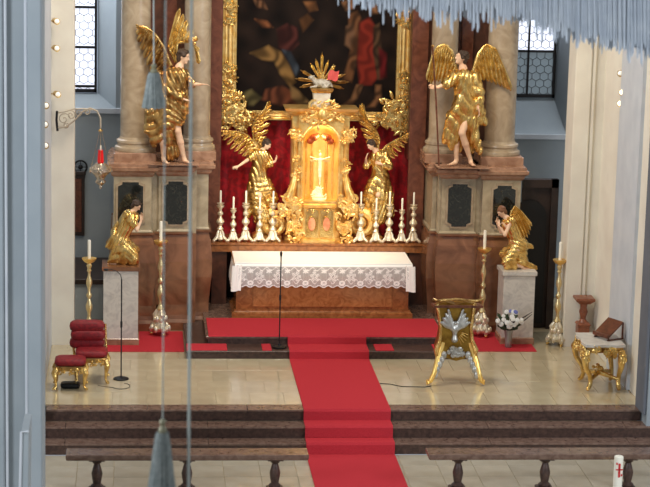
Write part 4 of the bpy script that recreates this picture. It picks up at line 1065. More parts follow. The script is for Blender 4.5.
# ---- right archangel
def Q(px, py, dy=0.0): return at(px, py, Y=Y0+dy)
o = Q(462, 165); o = vec(o[0], Y0, ZT+.002); qr = lambda px, py, dy=0: Q(px, py, dy)-o
J = dict(head=Q(461, 58), face=vec(-.9, -.35, .18), up=vec(.15, 0, 1), neck=Q(463, 69), shL=Q(473, 77, .02), shR=Q(453, 77, -.1), pelvis=Q(466, 103), elR=Q(446, 84, -.22), wrR=Q(437, 87.5, -.28),
    elL=Q(479, 92, -.05), wrL=Q(478, 108, -.14), hdR=vec(-.8, -.2, .1), pnR=vec(-.3, .9, 0), hdL=vec(.3, -.2, -1), pnL=vec(-1, 0, 0), curl=.9,
    hipL=Q(470, 107, .0), hipR=Q(461, 107, -.0), knL=Q(462, 133, -.14), knR=Q(456, 134, .02), anL=Q(470.5, 160, -.0), anR=Q(456.5, 160, .06), toeL=Q(473, 165, -.13), toeR=Q(450, 164.5, -.03))
a = thing('archangel_statue', 'standing gilded archangel on the right ledge, holding a tall staff', 'statue', o)
Jr = rel(J, o); s = 1.12
put('body', body_prims(Jr, s), SKIN, a, .012); hair_part(Jr, s, a, (0, 0, 0))
rb = robe_torso(Jr, s)+[
    cap(Jr['shR'], Jr['elR'], .10, .09), cap(Jr['shL'], Jr['elL'], .11, .10), cap(Jr['elL'], qr(480, 104, -.1), .1, .07),
    cap(qr(464, 100), qr(452, 118), .17, .10, .05), cap(qr(466, 102), qr(470, 122), .18, .16, .05), cap(qr(452, 116), qr(447, 138, .05), .10, .08, .05), cap(qr(455, 116, .1), qr(458, 148, .14), .12, .08, .05),
    cap(qr(470, 120), qr(475, 140, .02), .12, .09, .05), cap(qr(474, 138), qr(480, 152, .02), .09, .05, .05), cap(qr(476, 112), qr(484, 122), .08, .07, .05), cap(qr(466, 122, .1), qr(470, 150, .14), .12, .07, .05),
    cap(qr(447, 130, .1), qr(444, 142, .1), .06, .04, .04), cap(qr(474, 104, -.05), qr(482, 112, -.05), .09, .07, .05), cap(qr(468, 84, -.1), qr(456, 112, -.12), .08, .08, .04), cap(qr(461, 114, -.04), qr(452, 146, .06), .12, .08, .05)]
put('robe', rb, GOLD, a, .014, folds((1, .2, -.3), .10, .022, seed=4))
wing([Q(457, 72, .18), Q(452, 52, .22), Q(445, 44, .22), Q(437, 47, .22), Q(433, 54, .2)], [Q(450, 88, .2), Q(445, 84, .2), Q(438, 82, .2), Q(431, 84, .2), Q(427, 80, .2)], a, o, GOLD, 9, .09)
wing([Q(473, 72, .18), Q(478, 54, .24), Q(486, 44, .26), Q(496, 49, .24), Q(501, 62, .2)], [Q(477, 84, .2), Q(485, 80, .22), Q(494, 84, .24), Q(504, 88, .22), Q(511, 91, .2)], a, o, GOLD, 10, .10)
MB().tube([qr(432.5, 46, -.36), qr(436, 100, -.30), qr(439, 165.5, -.22)], .016, 8).build('staff', WOOD, a, True)
MB().ball(qr(432.5, 46, -.36), .03, 8, 6).build('staff_knob', GOLDD, a, True)
MB().loft([(-.5, -.25), (.5, -.25), (.5, .25), (-.5, .25)], [(0, -.0), (0, .012)]).build('footplate', MARB_PINK, a)
# ---- left adoring angel
Y0 = TY+.30
o = Q(260, 224); o = vec(X0-1.0, Y0, zb+.40)
qr = lambda px, py, dy=0: Q(px, py, dy)-o
s = .80
J = dict(head=Q(267, 144.5, -.1), face=vec(.8, -.45, -.45), up=vec(.4, 0, 1), neck=Q(262, 151, -.05), shL=Q(267, 156, .06), shR=Q(256, 154, -.12), pelvis=Q(258, 175), elR=Q(246, 161, -.22), wrR=Q(238, 166.5, -.28),
    elL=Q(270, 164, -.08), wrL=Q(275.5, 161, -.12), hdR=vec(-1, -.2, -.25), pnR=vec(0, -1, .4), hdL=vec(.3, -.1, 1), pnL=vec(-1, -.3, 0),
    hipL=Q(262, 178, .02), hipR=Q(255, 178, -.04), knL=Q(268, 192, -.12), knR=Q(260, 196, -.2), anL=Q(258, 208, .1), anR=Q(250, 210, .06), toeL=Q(252, 211, .14), toeR=Q(245, 211, .12))
a = thing('adoring_angel', 'gilded angel left of the tabernacle, bowing with outstretched arms', 'statue', o)
Jr = rel(J, o); put('body', body_prims(Jr, s), SKIN, a, .0105); hair_part(Jr, s, a, (0, 0, 0))
rb = robe_torso(Jr, s, 1.42)+[cap(Jr['shR'], qr(250, 158, -.18), .075, .06), cap(Jr['shL'], Jr['elL'], .07, .065), cap(Jr['pelvis'], qr(268, 190, -.1), .14, .11, .05), cap(Jr['pelvis'], qr(258, 198, -.1), .15, .13, .05),
    cap(qr(264, 190), qr(272, 204, .0), .12, .1, .05), cap(qr(257, 196), qr(263, 216, -.04), .19, .19, .05), cap(qr(266, 184, -.05), qr(273, 198, -.05), .12, .10, .05), cap(qr(250, 200), qr(247, 214, .0), .1, .08, .05), cap(qr(268, 200), qr(268, 218, 0), .11, .10, .05), cap(qr(255, 176), qr(247, 196, 0), .09, .05, .05)]
put('robe', rb, GOLD, a, .0125, folds((1, .2, .3), .08, .017, seed=2))
wing([Q(260, 154, .05), Q(254, 142, .12), Q(246, 134, .12), Q(234, 131, .1), Q(222, 131, .05)], [Q(246, 158, .1), Q(238, 154, .1), Q(230, 149, .1), Q(223, 140, .08), Q(218, 131, .05)], a, o, GOLD, 9, .065, .022)
wing([Q(262, 152, .08), Q(254, 140, .14), Q(252, 128, .16), Q(256, 118, .16), Q(264, 112, .16)], [Q(264, 142, .14), Q(268, 132, .16), Q(271, 120, .17), Q(272, 108, .17), Q(270, 101, .17)], a, o, GOLD, 8, .07, .022)
# ---- right adoring angel
o = vec(X0+1.0, Y0, zb+.40)
J = dict(head=Q(371, 145, -.12), face=vec(-.75, -.4, -.55), up=vec(-.4, -.1, 1), neck=Q(376, 151, -.06), shL=Q(384, 155, -.1), shR=Q(373, 157, .06), pelvis=Q(380, 176), elR=Q(366, 166, -.02), wrR=Q(366, 158.5, -.16),
    elL=Q(389, 166, -.2), wrL=Q(381, 164, -.3), hdR=vec(.2, -.2, 1), pnR=vec(1, 0, -.1), hdL=vec(-1, -.1, .35), pnL=vec(0, 1, 0),
    hipL=Q(384, 179, -.02), hipR=Q(377, 179, 0), knL=Q(378, 195, -.2), knR=Q(370, 193, -.12), anL=Q(390, 209, .06), anR=Q(384, 208, .1), toeL=Q(396, 211, .1), toeR=Q(390, 211, .14))
a = thing('adoring_angel', 'gilded angel right of the tabernacle, hands folded at the breast', 'statue', o)
qr = lambda px, py, dy=0: Q(px, py, dy)-o
Jr = rel(J, o); put('body', body_prims(Jr, s), SKIN, a, .0105); hair_part(Jr, s, a, (0, 0, 0))
rb = robe_torso(Jr, s, 1.42)+[cap(Jr['shL'], Jr['elL'], .075, .075), cap(Jr['elL'], qr(384, 165, -.27), .07, .05), cap(Jr['shR'], Jr['elR'], .07, .065), cap(Jr['pelvis'], qr(370, 192, -.1), .14, .11, .05), cap(Jr['pelvis'], qr(380, 198, -.1), .15, .13, .05),
    cap(qr(372, 190), qr(368, 206, .0), .12, .1, .05), cap(qr(381, 196), qr(377, 216, -.04), .19, .19, .05), cap(qr(373, 184, -.05), qr(367, 198, -.05), .12, .10, .05), cap(qr(388, 198), qr(390, 214, .0), .1, .08, .05), cap(qr(372, 200), qr(372, 218, 0), .11, .10, .05), cap(qr(384, 176), qr(391, 194, 0), .09, .05, .05)]
put('robe', rb, GOLD, a, .0125, folds((1, .2, -.3), .08, .017, seed=5))
wing([Q(379, 154, .05), Q(386, 146, .12), Q(394, 141, .12), Q(404, 136, .1), Q(412, 130, .05)], [Q(392, 160, .1), Q(398, 156, .1), Q(405, 147, .1), Q(411, 138, .08), Q(415, 128, .05)], a, o, GOLD, 9, .065, .022)
wing([Q(377, 152, .08), Q(380, 140, .14), Q(376, 130, .16), Q(370, 124, .16), Q(366, 120, .16)], [Q(366, 140, .14), Q(361, 130, .16), Q(358, 118, .17), Q(358, 106, .17), Q(362, 103, .17)], a, o, GOLD, 8, .07, .022)

# ---- left kneeling angel
Y0 = pL[1]+.33
o = vec(pL[0], Y0, hL+.002); qr = lambda px, py, dy=0: Q(px, py, dy)-o
s = .80
J = dict(head=Q(136.5, 206), face=vec(.75, -.35, -.6), up=vec(.6, 0, 1), neck=Q(132, 212.5), shL=Q(134, 217, .12), shR=Q(129, 216, -.12), pelvis=Q(119, 240), elR=Q(137, 230, -.18), wrR=Q(141, 221, -.12),
    elL=Q(138, 228, .10), wrL=Q(142, 219, .05), hdR=vec(.0, .3, 1), pnR=vec(-.6, .6, 0), hdL=vec(0, 0, 1), pnL=vec(-.6, -.6, 0),
    hipL=Q(121, 243, .08), hipR=Q(120, 243, -.08), knL=Q(134, 250, .1), knR=Q(133, 258, -.12), anL=Q(128, 262, .12), anR=Q(116, 262, -.06), toeL=Q(134, 264, .1), toeR=Q(109, 263.5, -.02))
a = thing('kneeling_angel', 'gilded kneeling angel on the left pedestal, hands raised to its bowed face', 'statue', o)
Jr = rel(J, o); put('body', body_prims(Jr, s), SKIN, a, .011); hair_part(Jr, s, a, (0, 0, 0))
rb = robe_torso(Jr, s, 1.22)+[cap(Jr['shR'], qr(134, 225, -.16), .08, .06), cap(Jr['pelvis'], Jr['knR'], .14, .10, .05), cap(Jr['pelvis'], Jr['knL'], .13, .10, .05), cap(qr(118, 236), qr(108, 246, .04), .1, .04, .05), cap(qr(130, 252), qr(133, 261, -.1), .12, .09, .05),
    cap(qr(118, 244), qr(116, 258, 0), .13, .12, .05), cap(qr(116, 256), qr(110, 262, 0), .07, .04, .05), cap(qr(124, 252, -.1), qr(124, 262, -.08), .09, .06, .05), cap(qr(128, 214, .05), qr(114, 232, .12), .08, .06, .05), cap(qr(133, 250), qr(136, 264, 0), .07, .04, .05)]
put('robe', rb, GOLD, a, .0125, folds((.9, .2, -.35), .08, .018, seed=3))
wing([qr(127, 219, .12)+o, Q(121, 222, .18), Q(116, 230, .18)], [Q(118, 238, .2), Q(111, 240, .2), Q(106, 245, .18)], a, o, GOLDD, 6, .06, .02)
# ---- right kneeling angel
Y0 = pR[1]+.33
o = vec(pR[0], Y0, hR+.002); qr = lambda px, py, dy=0: Q(px, py, dy)-o
J = dict(head=Q(501.5, 212), face=vec(-.75, -.35, -.6), up=vec(-.5, 0, 1), neck=Q(506.5, 218), shL=Q(511, 221, -.1), shR=Q(506, 223, .12), pelvis=Q(518, 245), elL=Q(505, 235, -.18), wrL=Q(499, 226, -.14),
    elR=Q(501, 232, .10), wrR=Q(497, 223, .04), hdL=vec(-.1, .3, 1), pnL=vec(.6, .6, 0), hdR=vec(0, 0, 1), pnR=vec(.6, -.6, 0),
    hipL=Q(517, 249, -.08), hipR=Q(517, 248, .08), knL=Q(507, 262, -.12), knR=Q(504, 254, .10), anL=Q(522, 267, -.08), anR=Q(508, 267, .12), toeL=Q(532, 269, -.02), toeR=Q(501, 269, .08))
a = thing('kneeling_angel', 'gilded kneeling angel with a raised wing on the right pedestal', 'statue', o)
Jr = rel(J, o); put('body', body_prims(Jr, s), SKIN, a, .011); hair_part(Jr, s, a, (0, 0, 0), mat('hair_brown', (120, 78, 50), .6, bump=.4, bscale=50))
rb = robe_torso(Jr, s, 1.12)+[cap(Jr['pelvis'], Jr['knR'], .13, .09, .05), cap(Jr['pelvis'], Jr['knL'], .14, .10, .05), cap(qr(520, 242), qr(532, 247, .04), .09, .03, .05), cap(qr(508, 258), qr(508, 267, -.1), .11, .07, .05),
    cap(qr(520, 246), qr(522, 262, 0), .13, .10, .05), cap(qr(522, 262), qr(535, 268, 0), .08, .04, .05), cap(qr(512, 258, -.1), qr(514, 268, -.08), .09, .06, .05)]
put('robe', rb, GOLD, a, .0125, folds((.9, .2, .35), .08, .018, seed=6))
wing([Q(510, 226, .1), Q(511, 212, .14), Q(515, 206, .16), Q(520, 210, .16)], [Q(516, 240, .16), Q(524, 242, .18), Q(529, 236, .18), Q(532, 226, .16)], a, o, GOLD, 8, .06, .02)

# ================================================================== ambo (golden reading desk)
pa = at(455, 386, Z=0)
am = thing('reading_desk', 'golden reading desk with a silver dove on its shield front', 'lectern', (pa[0], pa[1], .001))
A = lambda px, py, dy=0: at(px, py, Y=pa[1]+dy)-vec(pa[0], pa[1], .001)
def leg(px, sg, dy0, dyt):
    p = [A(443 if sg < 0 else 470, 342, dyt), A(440 if sg < 0 else 473, 352, dyt-.02), A(437.5 if sg < 0 else 476, 362, (dy0+dyt)/2), A(434 if sg < 0 else 479, 374, dy0), A(430.5 if sg < 0 else 481.5, 381, dy0), A(427.5 if sg < 0 else 483.5, 383, dy0-.02), A(427 if sg < 0 else 484, 380, dy0-.03)]
    return MB().tube(p, [.07, .065, .055, .045, .042, .035, .02], 9).build('leg', GOLDS, am, True)
leg(428, -1, 0, .18); leg(484, 1, 0, .18)
for sg in (-1, 1):
    l2 = leg(0, sg, .55, .36)
# body shield
sh = [(438, 304), (446, 302), (456, 305), (466, 302), (475, 304), (473, 315), (471, 328), (473, 340), (476, 350), (470, 357), (456, 361), (443, 357), (436, 350), (439, 340), (441, 328), (439.5, 315)]
shp = [(A(x, y, .12)[0], A(x, y, .12)[2]) for x, y in sh][::-1]
MB().prism(shp, .12, .42).build('shield_body', mat('gold_dull', (176, 140, 62), .35, .9, c2=(132, 98, 40), scale=8), am)
for sg in (-1, 1):
    p = [A(456+sg*x, y, .10) for x, y in ((19, 303), (17, 315), (15, 328), (16, 340), (20, 350), (19, 356))]
    MB().tube(p, [.035, .03, .028, .032, .045, .03], 8).build('side_moulding', GOLD, am, True)
# silver leaf drapery between the legs
flourish(MB(), A(456, 352, .08)[0], A(456, 352, .08)[2], .09, .34, .13, 12, 101, .02).build('silver_carving', DOVE, am, True)
for sg in (-1, 1):
    mb = MB(); 
    for i in range(5):
        c = A(456+sg*(12+i*2.2), 355+i*5, .08-.02*i); mb.ball(c, (.05, .03, .07), 8, 6)
    mb.build('silver_carving', DOVE, am, True)
# dove
dv = A(455, 330, .08)
put('silver_dove', [ell(dv, (.05, .04, .10)), ell(dv+vec(0, -.01, .13), (.032, .03, .035)), cap(dv+vec(0, -.03, .13), dv+vec(.0, -.06, .11), .012, .005), cap(dv+vec(0, 0, -.08), dv+vec(0, 0, -.17), .03, .06)]+
    [cap(dv+vec(sg*.03, 0, .02), dv+vec(sg*(.13+.04*i), .0, .36-.075*i), .042, .022, .015) for sg in (-1, 1) for i in range(4)]+[ell(dv+vec(sg*.13, .0, .13), (.09, .022, .10), None, .03) for sg in (-1, 1)], DOVE, am, .010)
mb = MB()
for i in range(5):
    d = nrm((.5+.12*i, 0, -.9+.18*i)); mb.tube([dv+d*.12+vec(0, -.01, -.02), dv+d*.25+vec(0, -.01, -.04)], [.008, .004], 5)
mb.build('light_ray', GOLD, am)
# sloped book rest
zr = A(456, 300, .1)[2]; w2 = A(483, 300)[0]-A(434, 300)[0]
MB().add([(-w2/2, -.0, zr-.02), (w2/2, -.0, zr-.02), (w2/2, .40, zr-.06), (-w2/2, .40, zr-.06), (-w2/2, -.0, zr+.02), (w2/2, -.0, zr+.02), (w2/2, .40, zr-.02), (-w2/2, .40, zr-.02)],
         [(3, 2, 1, 0), (4, 5, 6, 7), (0, 1, 5, 4), (1, 2, 6, 5), (2, 3, 7, 6), (3, 0, 4, 7)]).move((A(458, 300, .1)[0], 0, -.1)).build('book_rest', WOOD, am)
MB().tube([A(433, 299, -.03), A(438, 301, -.03), A(456, 299, -.04), A(476, 301, -.03), A(483, 299, -.03)], .022, 8).build('rest_edge', GOLDD, am, True)
# thin cable on the floor
cb = MB().tube([at(379, 383.5, Z=.006), at(390, 384, Z=.006), at(402, 386.5, Z=.006), at(425, 387, Z=.006), at(431, 386, Z=.006)], .008, 5).build('cable', BLACK)
tag(cb, 'thin dark cable on the tiles between the runner and the reading desk', 'cable')
# ================================================================== seats on the left
def cabriole(mb, top, foot, out, r=.04):
    top = np.array(top, float); foot = np.array(foot, float); out = nrm(out); h = top[2]-foot[2]
    p = [top, top+out*.045*1.0+vec(0, 0, -.2*h), top+out*.02+vec(0, 0, -.5*h), foot+out*-.01+vec(0, 0, .18*h), foot+out*.03+vec(0, 0, .05*h), foot+out*.055+vec(0, 0, .03)]
    return mb.tube(p, [r*1.3, r*1.35, r*.8, r*.55, r*.6, r*.7], 8)
def cushion(x0, x1, y0, y1, z0, z1, p=4):
    mb = MB(); n = 12; m_ = 8; vs = []; fs = []
    cx, cy, cz = (x0+x1)/2, (y0+y1)/2, (z0+z1)/2
    for i in range(m_+1):
        th = PI*i/m_
        for k_ in range(24):
            ph = 2*PI*k_/24; sg = lambda v, e_: math.copysign(abs(v)**e_, v)
            vs.append((cx+(x1-x0)/2*sg(math.sin(th), .5)*sg(math.cos(ph), .4), cy+(y1-y0)/2*sg(math.sin(th), .5)*sg(math.sin(ph), .4), cz+(z1-z0)/2*sg(math.cos(th), .7)))
    for i in range(m_):
        for k_ in range(24): j = (k_+1) % 24; fs.append((i*24+k_, (i+1)*24+k_, (i+1)*24+j, i*24+j))
    return MB().add(vs, fs)
def stool(loc, w_, d, zs, label, rz=0, name='stool'):
    t = thing(name, label, name.split('_')[-1], loc, rz)
    ap_ = MB().box(-w_/2, w_/2, -d/2, d/2, zs-.10, zs-.02, .01); ap_.build('apron', GOLDD, t)
    flourish(MB(), 0, zs-.1, -d/2-.005, w_*.8, .1, 10, 110, .014).build('apron_carving', GOLD, t, True)
    for sx in (-1, 1):
        for sy in (-1, 1):
            cabriole(MB(), (sx*w_*.45, sy*d*.45, zs-.06), (sx*w_*.47, sy*d*.47, .012), (sx, sy, 0)).build('leg', GOLD, t, True)
    cushion(-w_/2-.01, w_/2+.01, -d/2-.01, d/2+.01, zs-.03, zs+.11).build('seat', VELVET, t, 'all')
    return t
pc = at(97, 385, Z=0); ps_ = at(70, 391, Z=0)
zs = at(91, 358, Y=pc[1])[2]
t = stool((pc[0]-.10, pc[1]+.28, .001), .54, .5, zs-.0, 'gilded armchair with a padded dark red back, facing the nave', 0, 'armchair')
ztop = at(86, 322, Y=pc[1]+.55)[2]
bx = -.05
# padded back in three rolls
zb0 = zs+.06; hh = (ztop-zb0)
for i in range(3): cushion(-.34+bx+(.02 if i == 1 else 0), .27+bx+(.02 if i == 1 else 0), .10-.03*(i == 1), .36, zb0+hh*i/3-.01, zb0+hh*(i+1)/3+.04).build('back_cushion', VELVET, t, 'all')
for sx in (-1, 1):
    MB().tube([(sx*.28+bx*.5, .26, zs-.1), (sx*.29+bx, .30, zs+.2), (sx*.28+bx, .31, ztop-.04)], .02, 8).build('back_post', GOLD, t, True)
zs2 = at(70, 366, Y=ps_[1])[2]
stool((ps_[0]+.0, ps_[1]+.22, .001), .52, .42, zs2-.0, 'low gilded stool with a dark red seat, nearest the steps')
pm_ = at(66, 390, Z=0)
b1 = thing('foot_cushion', 'small dark cloth bundle under the gilded stool', 'cushion', (ps_[0], ps_[1]+.22, .001))
cushion(-.17, .17, -.12, .12, 0, .1).build('bundle', BLACK, b1, 'all')

# ================================================================== microphone stands
def micstand(loc, h, label, goose):
    t = thing('microphone_stand', label, 'microphone stand', loc)
    MB().lathe([(.135, 0), (.135, .015), (.11, .028), (.03, .035), (.02, .06)], (0, 0, 0), 22).build('base', BLACK, t, True)
    MB().tube([(0, 0, .04), (0, 0, h)], .0115, 8).build('pole', BLACK, t, True)
    MB().tube([(0, 0, h*.52), (0, 0, h*.58)], .02, 8).build('clutch', BLACK, t, True)
    if goose:
        p = [(0, 0, h), (-.02, 0, h+.08), (-.08, 0, h+.14), (-.17, 0, h+.17), (-.23, 0, h+.17)]
        MB().tube(p, .007, 6).build('gooseneck', BLACK, t, True)
        MB().lathe([(.012, 0), (.02, .02), (.02, .06), (.01, .08)], (0, 0, 0), 10).xf(lambda q: (-.23-q[2], q[1], h+.17+q[0])).build('microphone', BLACK, t, True)
    else: MB().lathe([(.012, 0), (.022, .03), (.024, .08), (.012, .1)], (0, 0, h), 10).build('microphone', BLACK, t, True)
    return t
m1 = at(121, 381, Z=0); h1 = at(121, 281, Y=m1[1])[2]
micstand((m1[0], m1[1]+.13, .001), h1, 'thin black gooseneck microphone stand beside the red armchair', True)
m2 = at(279, 346, Z=.166); h2 = at(279, 256, Y=m2[1])[2]-.166
m2s = micstand((m2[0], .37, .1645), h2, 'thin straight black microphone stand in front of the altar cloth', False)
c = MB().tube([at(121+9*math.cos(a_), 386+3*math.sin(a_), Z=.006) for a_ in np.linspace(-1.2, 2.6, 16)]+[at(104, 386.5, Z=.006), at(98, 385.5, Z=.006)], .005, 5).build('cable', BLACK)
tag(c, 'thin cable lying on the tiles by the gooseneck microphone stand', 'cable')

# ================================================================== console table on the right
zt = .86
c00 = at(586, 345, Z=zt); c10 = at(624, 344.5, Z=zt); c01 = at(577, 332.5, Z=zt); c11 = at(601, 331.5, Z=zt)
x0, x1 = 4.27, 5.00; yf, yb = c00[1], c01[1]
x0 = c00[0]; x1 = at(625, 344.5, Z=zt)[0]
ct = thing('console_table', 'gilded console table with a white marble top at the right wall', 'table', ((x0+x1)/2, (yf+yb)/2, .001))
hw, hd = (x1-x0)/2, (yb-yf)/2
def serp(hw, hd, n=10):
    pts = []
    for i in range(n+1): t = i/n; pts.append((-hw+2*hw*t, -hd-.03*math.sin(PI*t*2.0)**2+.0))
    pts.append((hw, hd))
    for i in range(n+1): t = i/n; pts.append((-hw-.03*math.sin(PI*t*2)**2, hd-2*hd*t))
    return pts[:-1]
MB().prismz(serp(hw, hd), zt-.045, zt).build('marble_top', MARB_WHITE, ct)
MB().prismz(serp(hw-.03, hd-.03), zt-.15, zt-.045).build('apron', GOLDD, ct)
flourish(MB(), 0, zt-.14, -hd-.0, hw*1.7, .15, 14, 122, .024).build('apron_carving', GOLD, ct, True)
f2 = flourish(MB(), 0, zt-.14, 0, hd*1.8, .16, 26, 121, .022).xf(lambda q: (-hw-.0+q[1], q[0], q[2])); f2.build('apron_carving', GOLD, ct, True)
for sx in (-1, 1):
    for sy in (-1, 1):
        tp = vec(sx*(hw-.05), sy*(hd-.06), zt-.12); out = nrm((sx, sy, 0)) if sx < 0 else vec(0, sy, 0)
        p = [tp, tp+out*.07+vec(0, 0, -.12), tp+out*.03+vec(0, 0, -.3), tp-out*.10+vec(0, 0, -.45), tp-out*.14+vec(0, 0, -.58), tp-out*.10+vec(0, 0, -.67), tp-out*.05+vec(0, 0, -.71)]
        MB().tube(p, [.06, .07, .05, .04, .038, .04, .03], 9).build('leg', GOLD, ct, True)
        g = flourish(MB(), 0, 0, 0, .1, .16, 4, 125, .018).move(tuple(tp+out*.06+vec(0, -.03, -.1))); g.build('leg_carving', GOLD, ct, True)
MB().tube([(-hw+.16, -hd+.18, .2), (0, 0, .26), (hw-.05, hd-.16, .2)], [.03, .05, .03], 8).tube([(-hw+.16, hd-.18, .2), (0, 0, .26), (hw-.05, -hd+.16, .2)], [.03, .05, .03], 8).build('stretcher', GOLD, ct, True)
flourish(MB(), 0, .32, 0, .2, .12, 6, 130, .02).build('stretcher_carving', GOLD, ct, True)
# book stand on it
bs = thing('book_stand', 'dark wooden sloping book stand on the console table', 'book stand', (4.76, at(612, 338, Z=zt)[1], zt+.002), -1.1)
MB().add([(-.2, -.17, .06), (.2, -.17, .06), (.2, .14, .30), (-.2, .14, .30), (-.2, -.185, .08), (.2, -.185, .08), (.2, .125, .32), (-.2, .125, .32)], [(3, 2, 1, 0), (4, 5, 6, 7), (0, 1, 5, 4), (1, 2, 6, 5), (2, 3, 7, 6), (3, 0, 4, 7)]).build('slope', WOOD, bs)
MB().box(-.2, .2, -.22, -.17, .05, .11, .006).build('ledge', WOOD, bs)
for sx in (-1, 1):
    MB().box(sx*.18-.012, sx*.18+.012, -.19, .17, 0, .025).box(sx*.18-.012, sx*.18+.012, .13, .155, 0, .3).box(sx*.18-.012, sx*.18+.012, -.18, -.16, 0, .08).build('side_frame', WOOD, bs)
# wooden pedestal column
pw = at(584, 331, Z=0); pw = vec(5.2, 2.2, 0)
pw = vec(at(584, 300, Y=.88)[0], .88, 0); hw_ = at(584, 297, Y=.88)[2]
pd = thing('wooden_stand', 'turned reddish wooden plant stand behind the console table', 'stand', (pw[0], pw[1], .001))
h = hw_
sq = lambda r: [(-r, -r), (r, -r), (r, r), (-r, r)]
MB().loft(sq(.17), [(-.07, h-.12), (-.03, h-.08), (0, h-.06), (0.01, h-.03), (.0, h)]).build('top', STANDW, pd)
MB().lathe([(.07, .5), (.09, .54), (.05, .60), (.06, h-.36), (.085, h-.28), (.06, h-.2), (.075, h-.12)], (0, 0, 0), 16).build('column', STANDW, pd, True)
MB().loft(sq(.13), [(.02, 0), (.02, .1), (-.02, .14), (-.02, .48), (.0, .5), (-.03, .54)]).build('base', STANDW, pd)

# ================================================================== flowers
pv = at(508, 348, Z=0); vz = .016
va = thing('vase', 'grey vase standing on the red carpet before the right pedestal', 'vase', (pv[0], pv[1], vz))
MB().lathe([(.05, 0), (.065, .02), (.06, .1), (.075, .26), (.085, .34), (.078, .34), (.055, .2)], (0, 0, 0), 18).build('vase_body', VASEM, va, True)
bq = thing('bouquet', 'bouquet of white flowers with some blue ones in the grey vase', 'flowers', (pv[0], pv[1], vz+.08)); bq.scale = (1.2, 1.1, 1.12)
r = random.Random(5)
def blossom(c, s_, m):
    mb = MB()
    for k_ in range(8):
        a = 2*PI*k_/8; mb.ball((c[0]+s_*.6*math.cos(a), c[1]+s_*.35*math.sin(a)-.2*s_, c[2]+s_*.55*math.sin(a)), (s_*.5, s_*.35, s_*.5), 6, 4)
    mb.ball((c[0], c[1]-.4*s_, c[2]), s_*.5, 6, 4); mb.build('blossom', m, bq, True)
cz = .42
for i in range(20):
    a = r.uniform(0, 2*PI); q_ = math.sqrt(r.random())
    x = q_*math.cos(a)*.22; z = cz+q_*math.sin(a)*.13; y = -.14*math.sqrt(max(0, 1-q_*q_))+r.uniform(-.02, .02)
    blossom((x, y, z), r.uniform(.028, .042), PETAL)
for i in range(4): blossom((r.uniform(-.12, .1), r.uniform(-.1, .0), cz+.12+r.uniform(0, .04)), .03, PETALB)
for i in range(30):
    a = r.uniform(0, 2*PI); q_ = r.uniform(.5, 1.0); b = vec(q_*math.cos(a)*.24, r.uniform(-.1, .12), cz-.03+q_*math.sin(a)*.15)
    blade(vec(0, 0, .18)*.5+b*.5, b, (0, -1, .3), .05, .05, 6).build('leaf', GREEN, bq, True)
for i in range(7):
    b = vec(r.uniform(-.12, .12), r.uniform(-.05, .05), cz); MB().tube([(0, 0, .0), b*.5+vec(0, 0, .1), b], .006, 5).build('stem', GREEN, bq)
for dz_ in (0, .04): MB().tube([(.05, 0, .3+dz_), (.25, .0, .40+dz_*1.5), (.36, .0, .50+dz_)], [.012, .01, .004], 6).build('twig', DOORW, bq)

# ================================================================== hanging lamp and iron bracket
LYy = 1.0
K = lambda px, py, dy=0: at(px, py, Y=LYy+dy)
o = K(60, 128); br = thing('lamp_bracket', 'wrought iron scroll bracket on the left pilaster carrying the lamp', 'bracket', o)
kr = lambda px, py, dy=0: K(px, py, dy)-o
mb = MB().tube([kr(57, 111), kr(56.5, 120), kr(57.5, 131)], .022, 6)
mb.build('wall_plate', IRON, br)
GI = mat('iron_gilt', (176, 164, 146), .5, .4)
mb = MB().tube([kr(57, 128), kr(66, 127), kr(74, 121), kr(82, 112), kr(90, 108), kr(97, 111), kr(100.5, 118), kr(100.5, 128)], .016, 7)
mb.tube([kr(57, 113), kr(64, 112), kr(74, 109), kr(84, 108.5), kr(92, 110)], .011, 6); mb.build('arm', GI, br, True)
for cx_, cz_, r_, a0, sg in ((64, 119, .12, 0, 1), (71, 115, .09, 2, -1), (79, 113, .08, 1, 1), (87, 112, .07, 3, -1), (66, 125, .06, 4, 1)):
    c = kr(cx_, cz_); MB().tube(spiral((c[0], c[2]), r_, .015, a0, 1.4, c[1], 20, sg), .010, 5).build('scroll', GI, br, True)
MB().lathe([(.05, 0), (.03, .02), (.012, .04), (.012, .07)], kr(100.5, 131), 12).build('hook_cup', BRASS, br, True)
lo = K(100.5, 189); lp = thing('sanctuary_lamp', 'silver hanging sanctuary lamp with a red glass', 'lamp', lo)
zr_ = lambda py: K(100.5, py)[2]-lo[2]
MB().lathe([(.012, 0), (.03, .03), (.02, .06), (.07, .10), (.10, zr_(182)), (.07, zr_(179)), (.12, zr_(175)), (.2, zr_(171)), (.205, zr_(168)), (.15, zr_(166)), (.09, zr_(163)), (.06, zr_(163)-.0)], (0, 0, 0), 24).build('bowl', LAMPS, lp, True)
for k_ in range(3):
    a = 2*PI*k_/3+.5; x, y = .2*math.cos(a), .2*math.sin(a); 
    flourish(MB(), 0, 0, 0, .08, .1, 4, 140+k_, .014).move((x, y, zr_(170))).build('handle', LAMPS, lp, True)
    MB().tube([(x, y, zr_(168)), (x*.5, y*.5, zr_(149)), (0, 0, zr_(127))], .0028, 4).build('chain', BRASS, lp)
MB().lathe([(.045, zr_(163)), (.06, zr_(162)), (.055, zr_(156)), (.045, zr_(151)), (.05, zr_(150))], (0, 0, 0), 14).build('red_glass', REDGLASS, lp, True)
MB().lathe([(.014, zr_(151)), (.014, zr_(146)), (.004, zr_(145))], (0, 0, 0), 8).build('candle', WAX, lp, True)

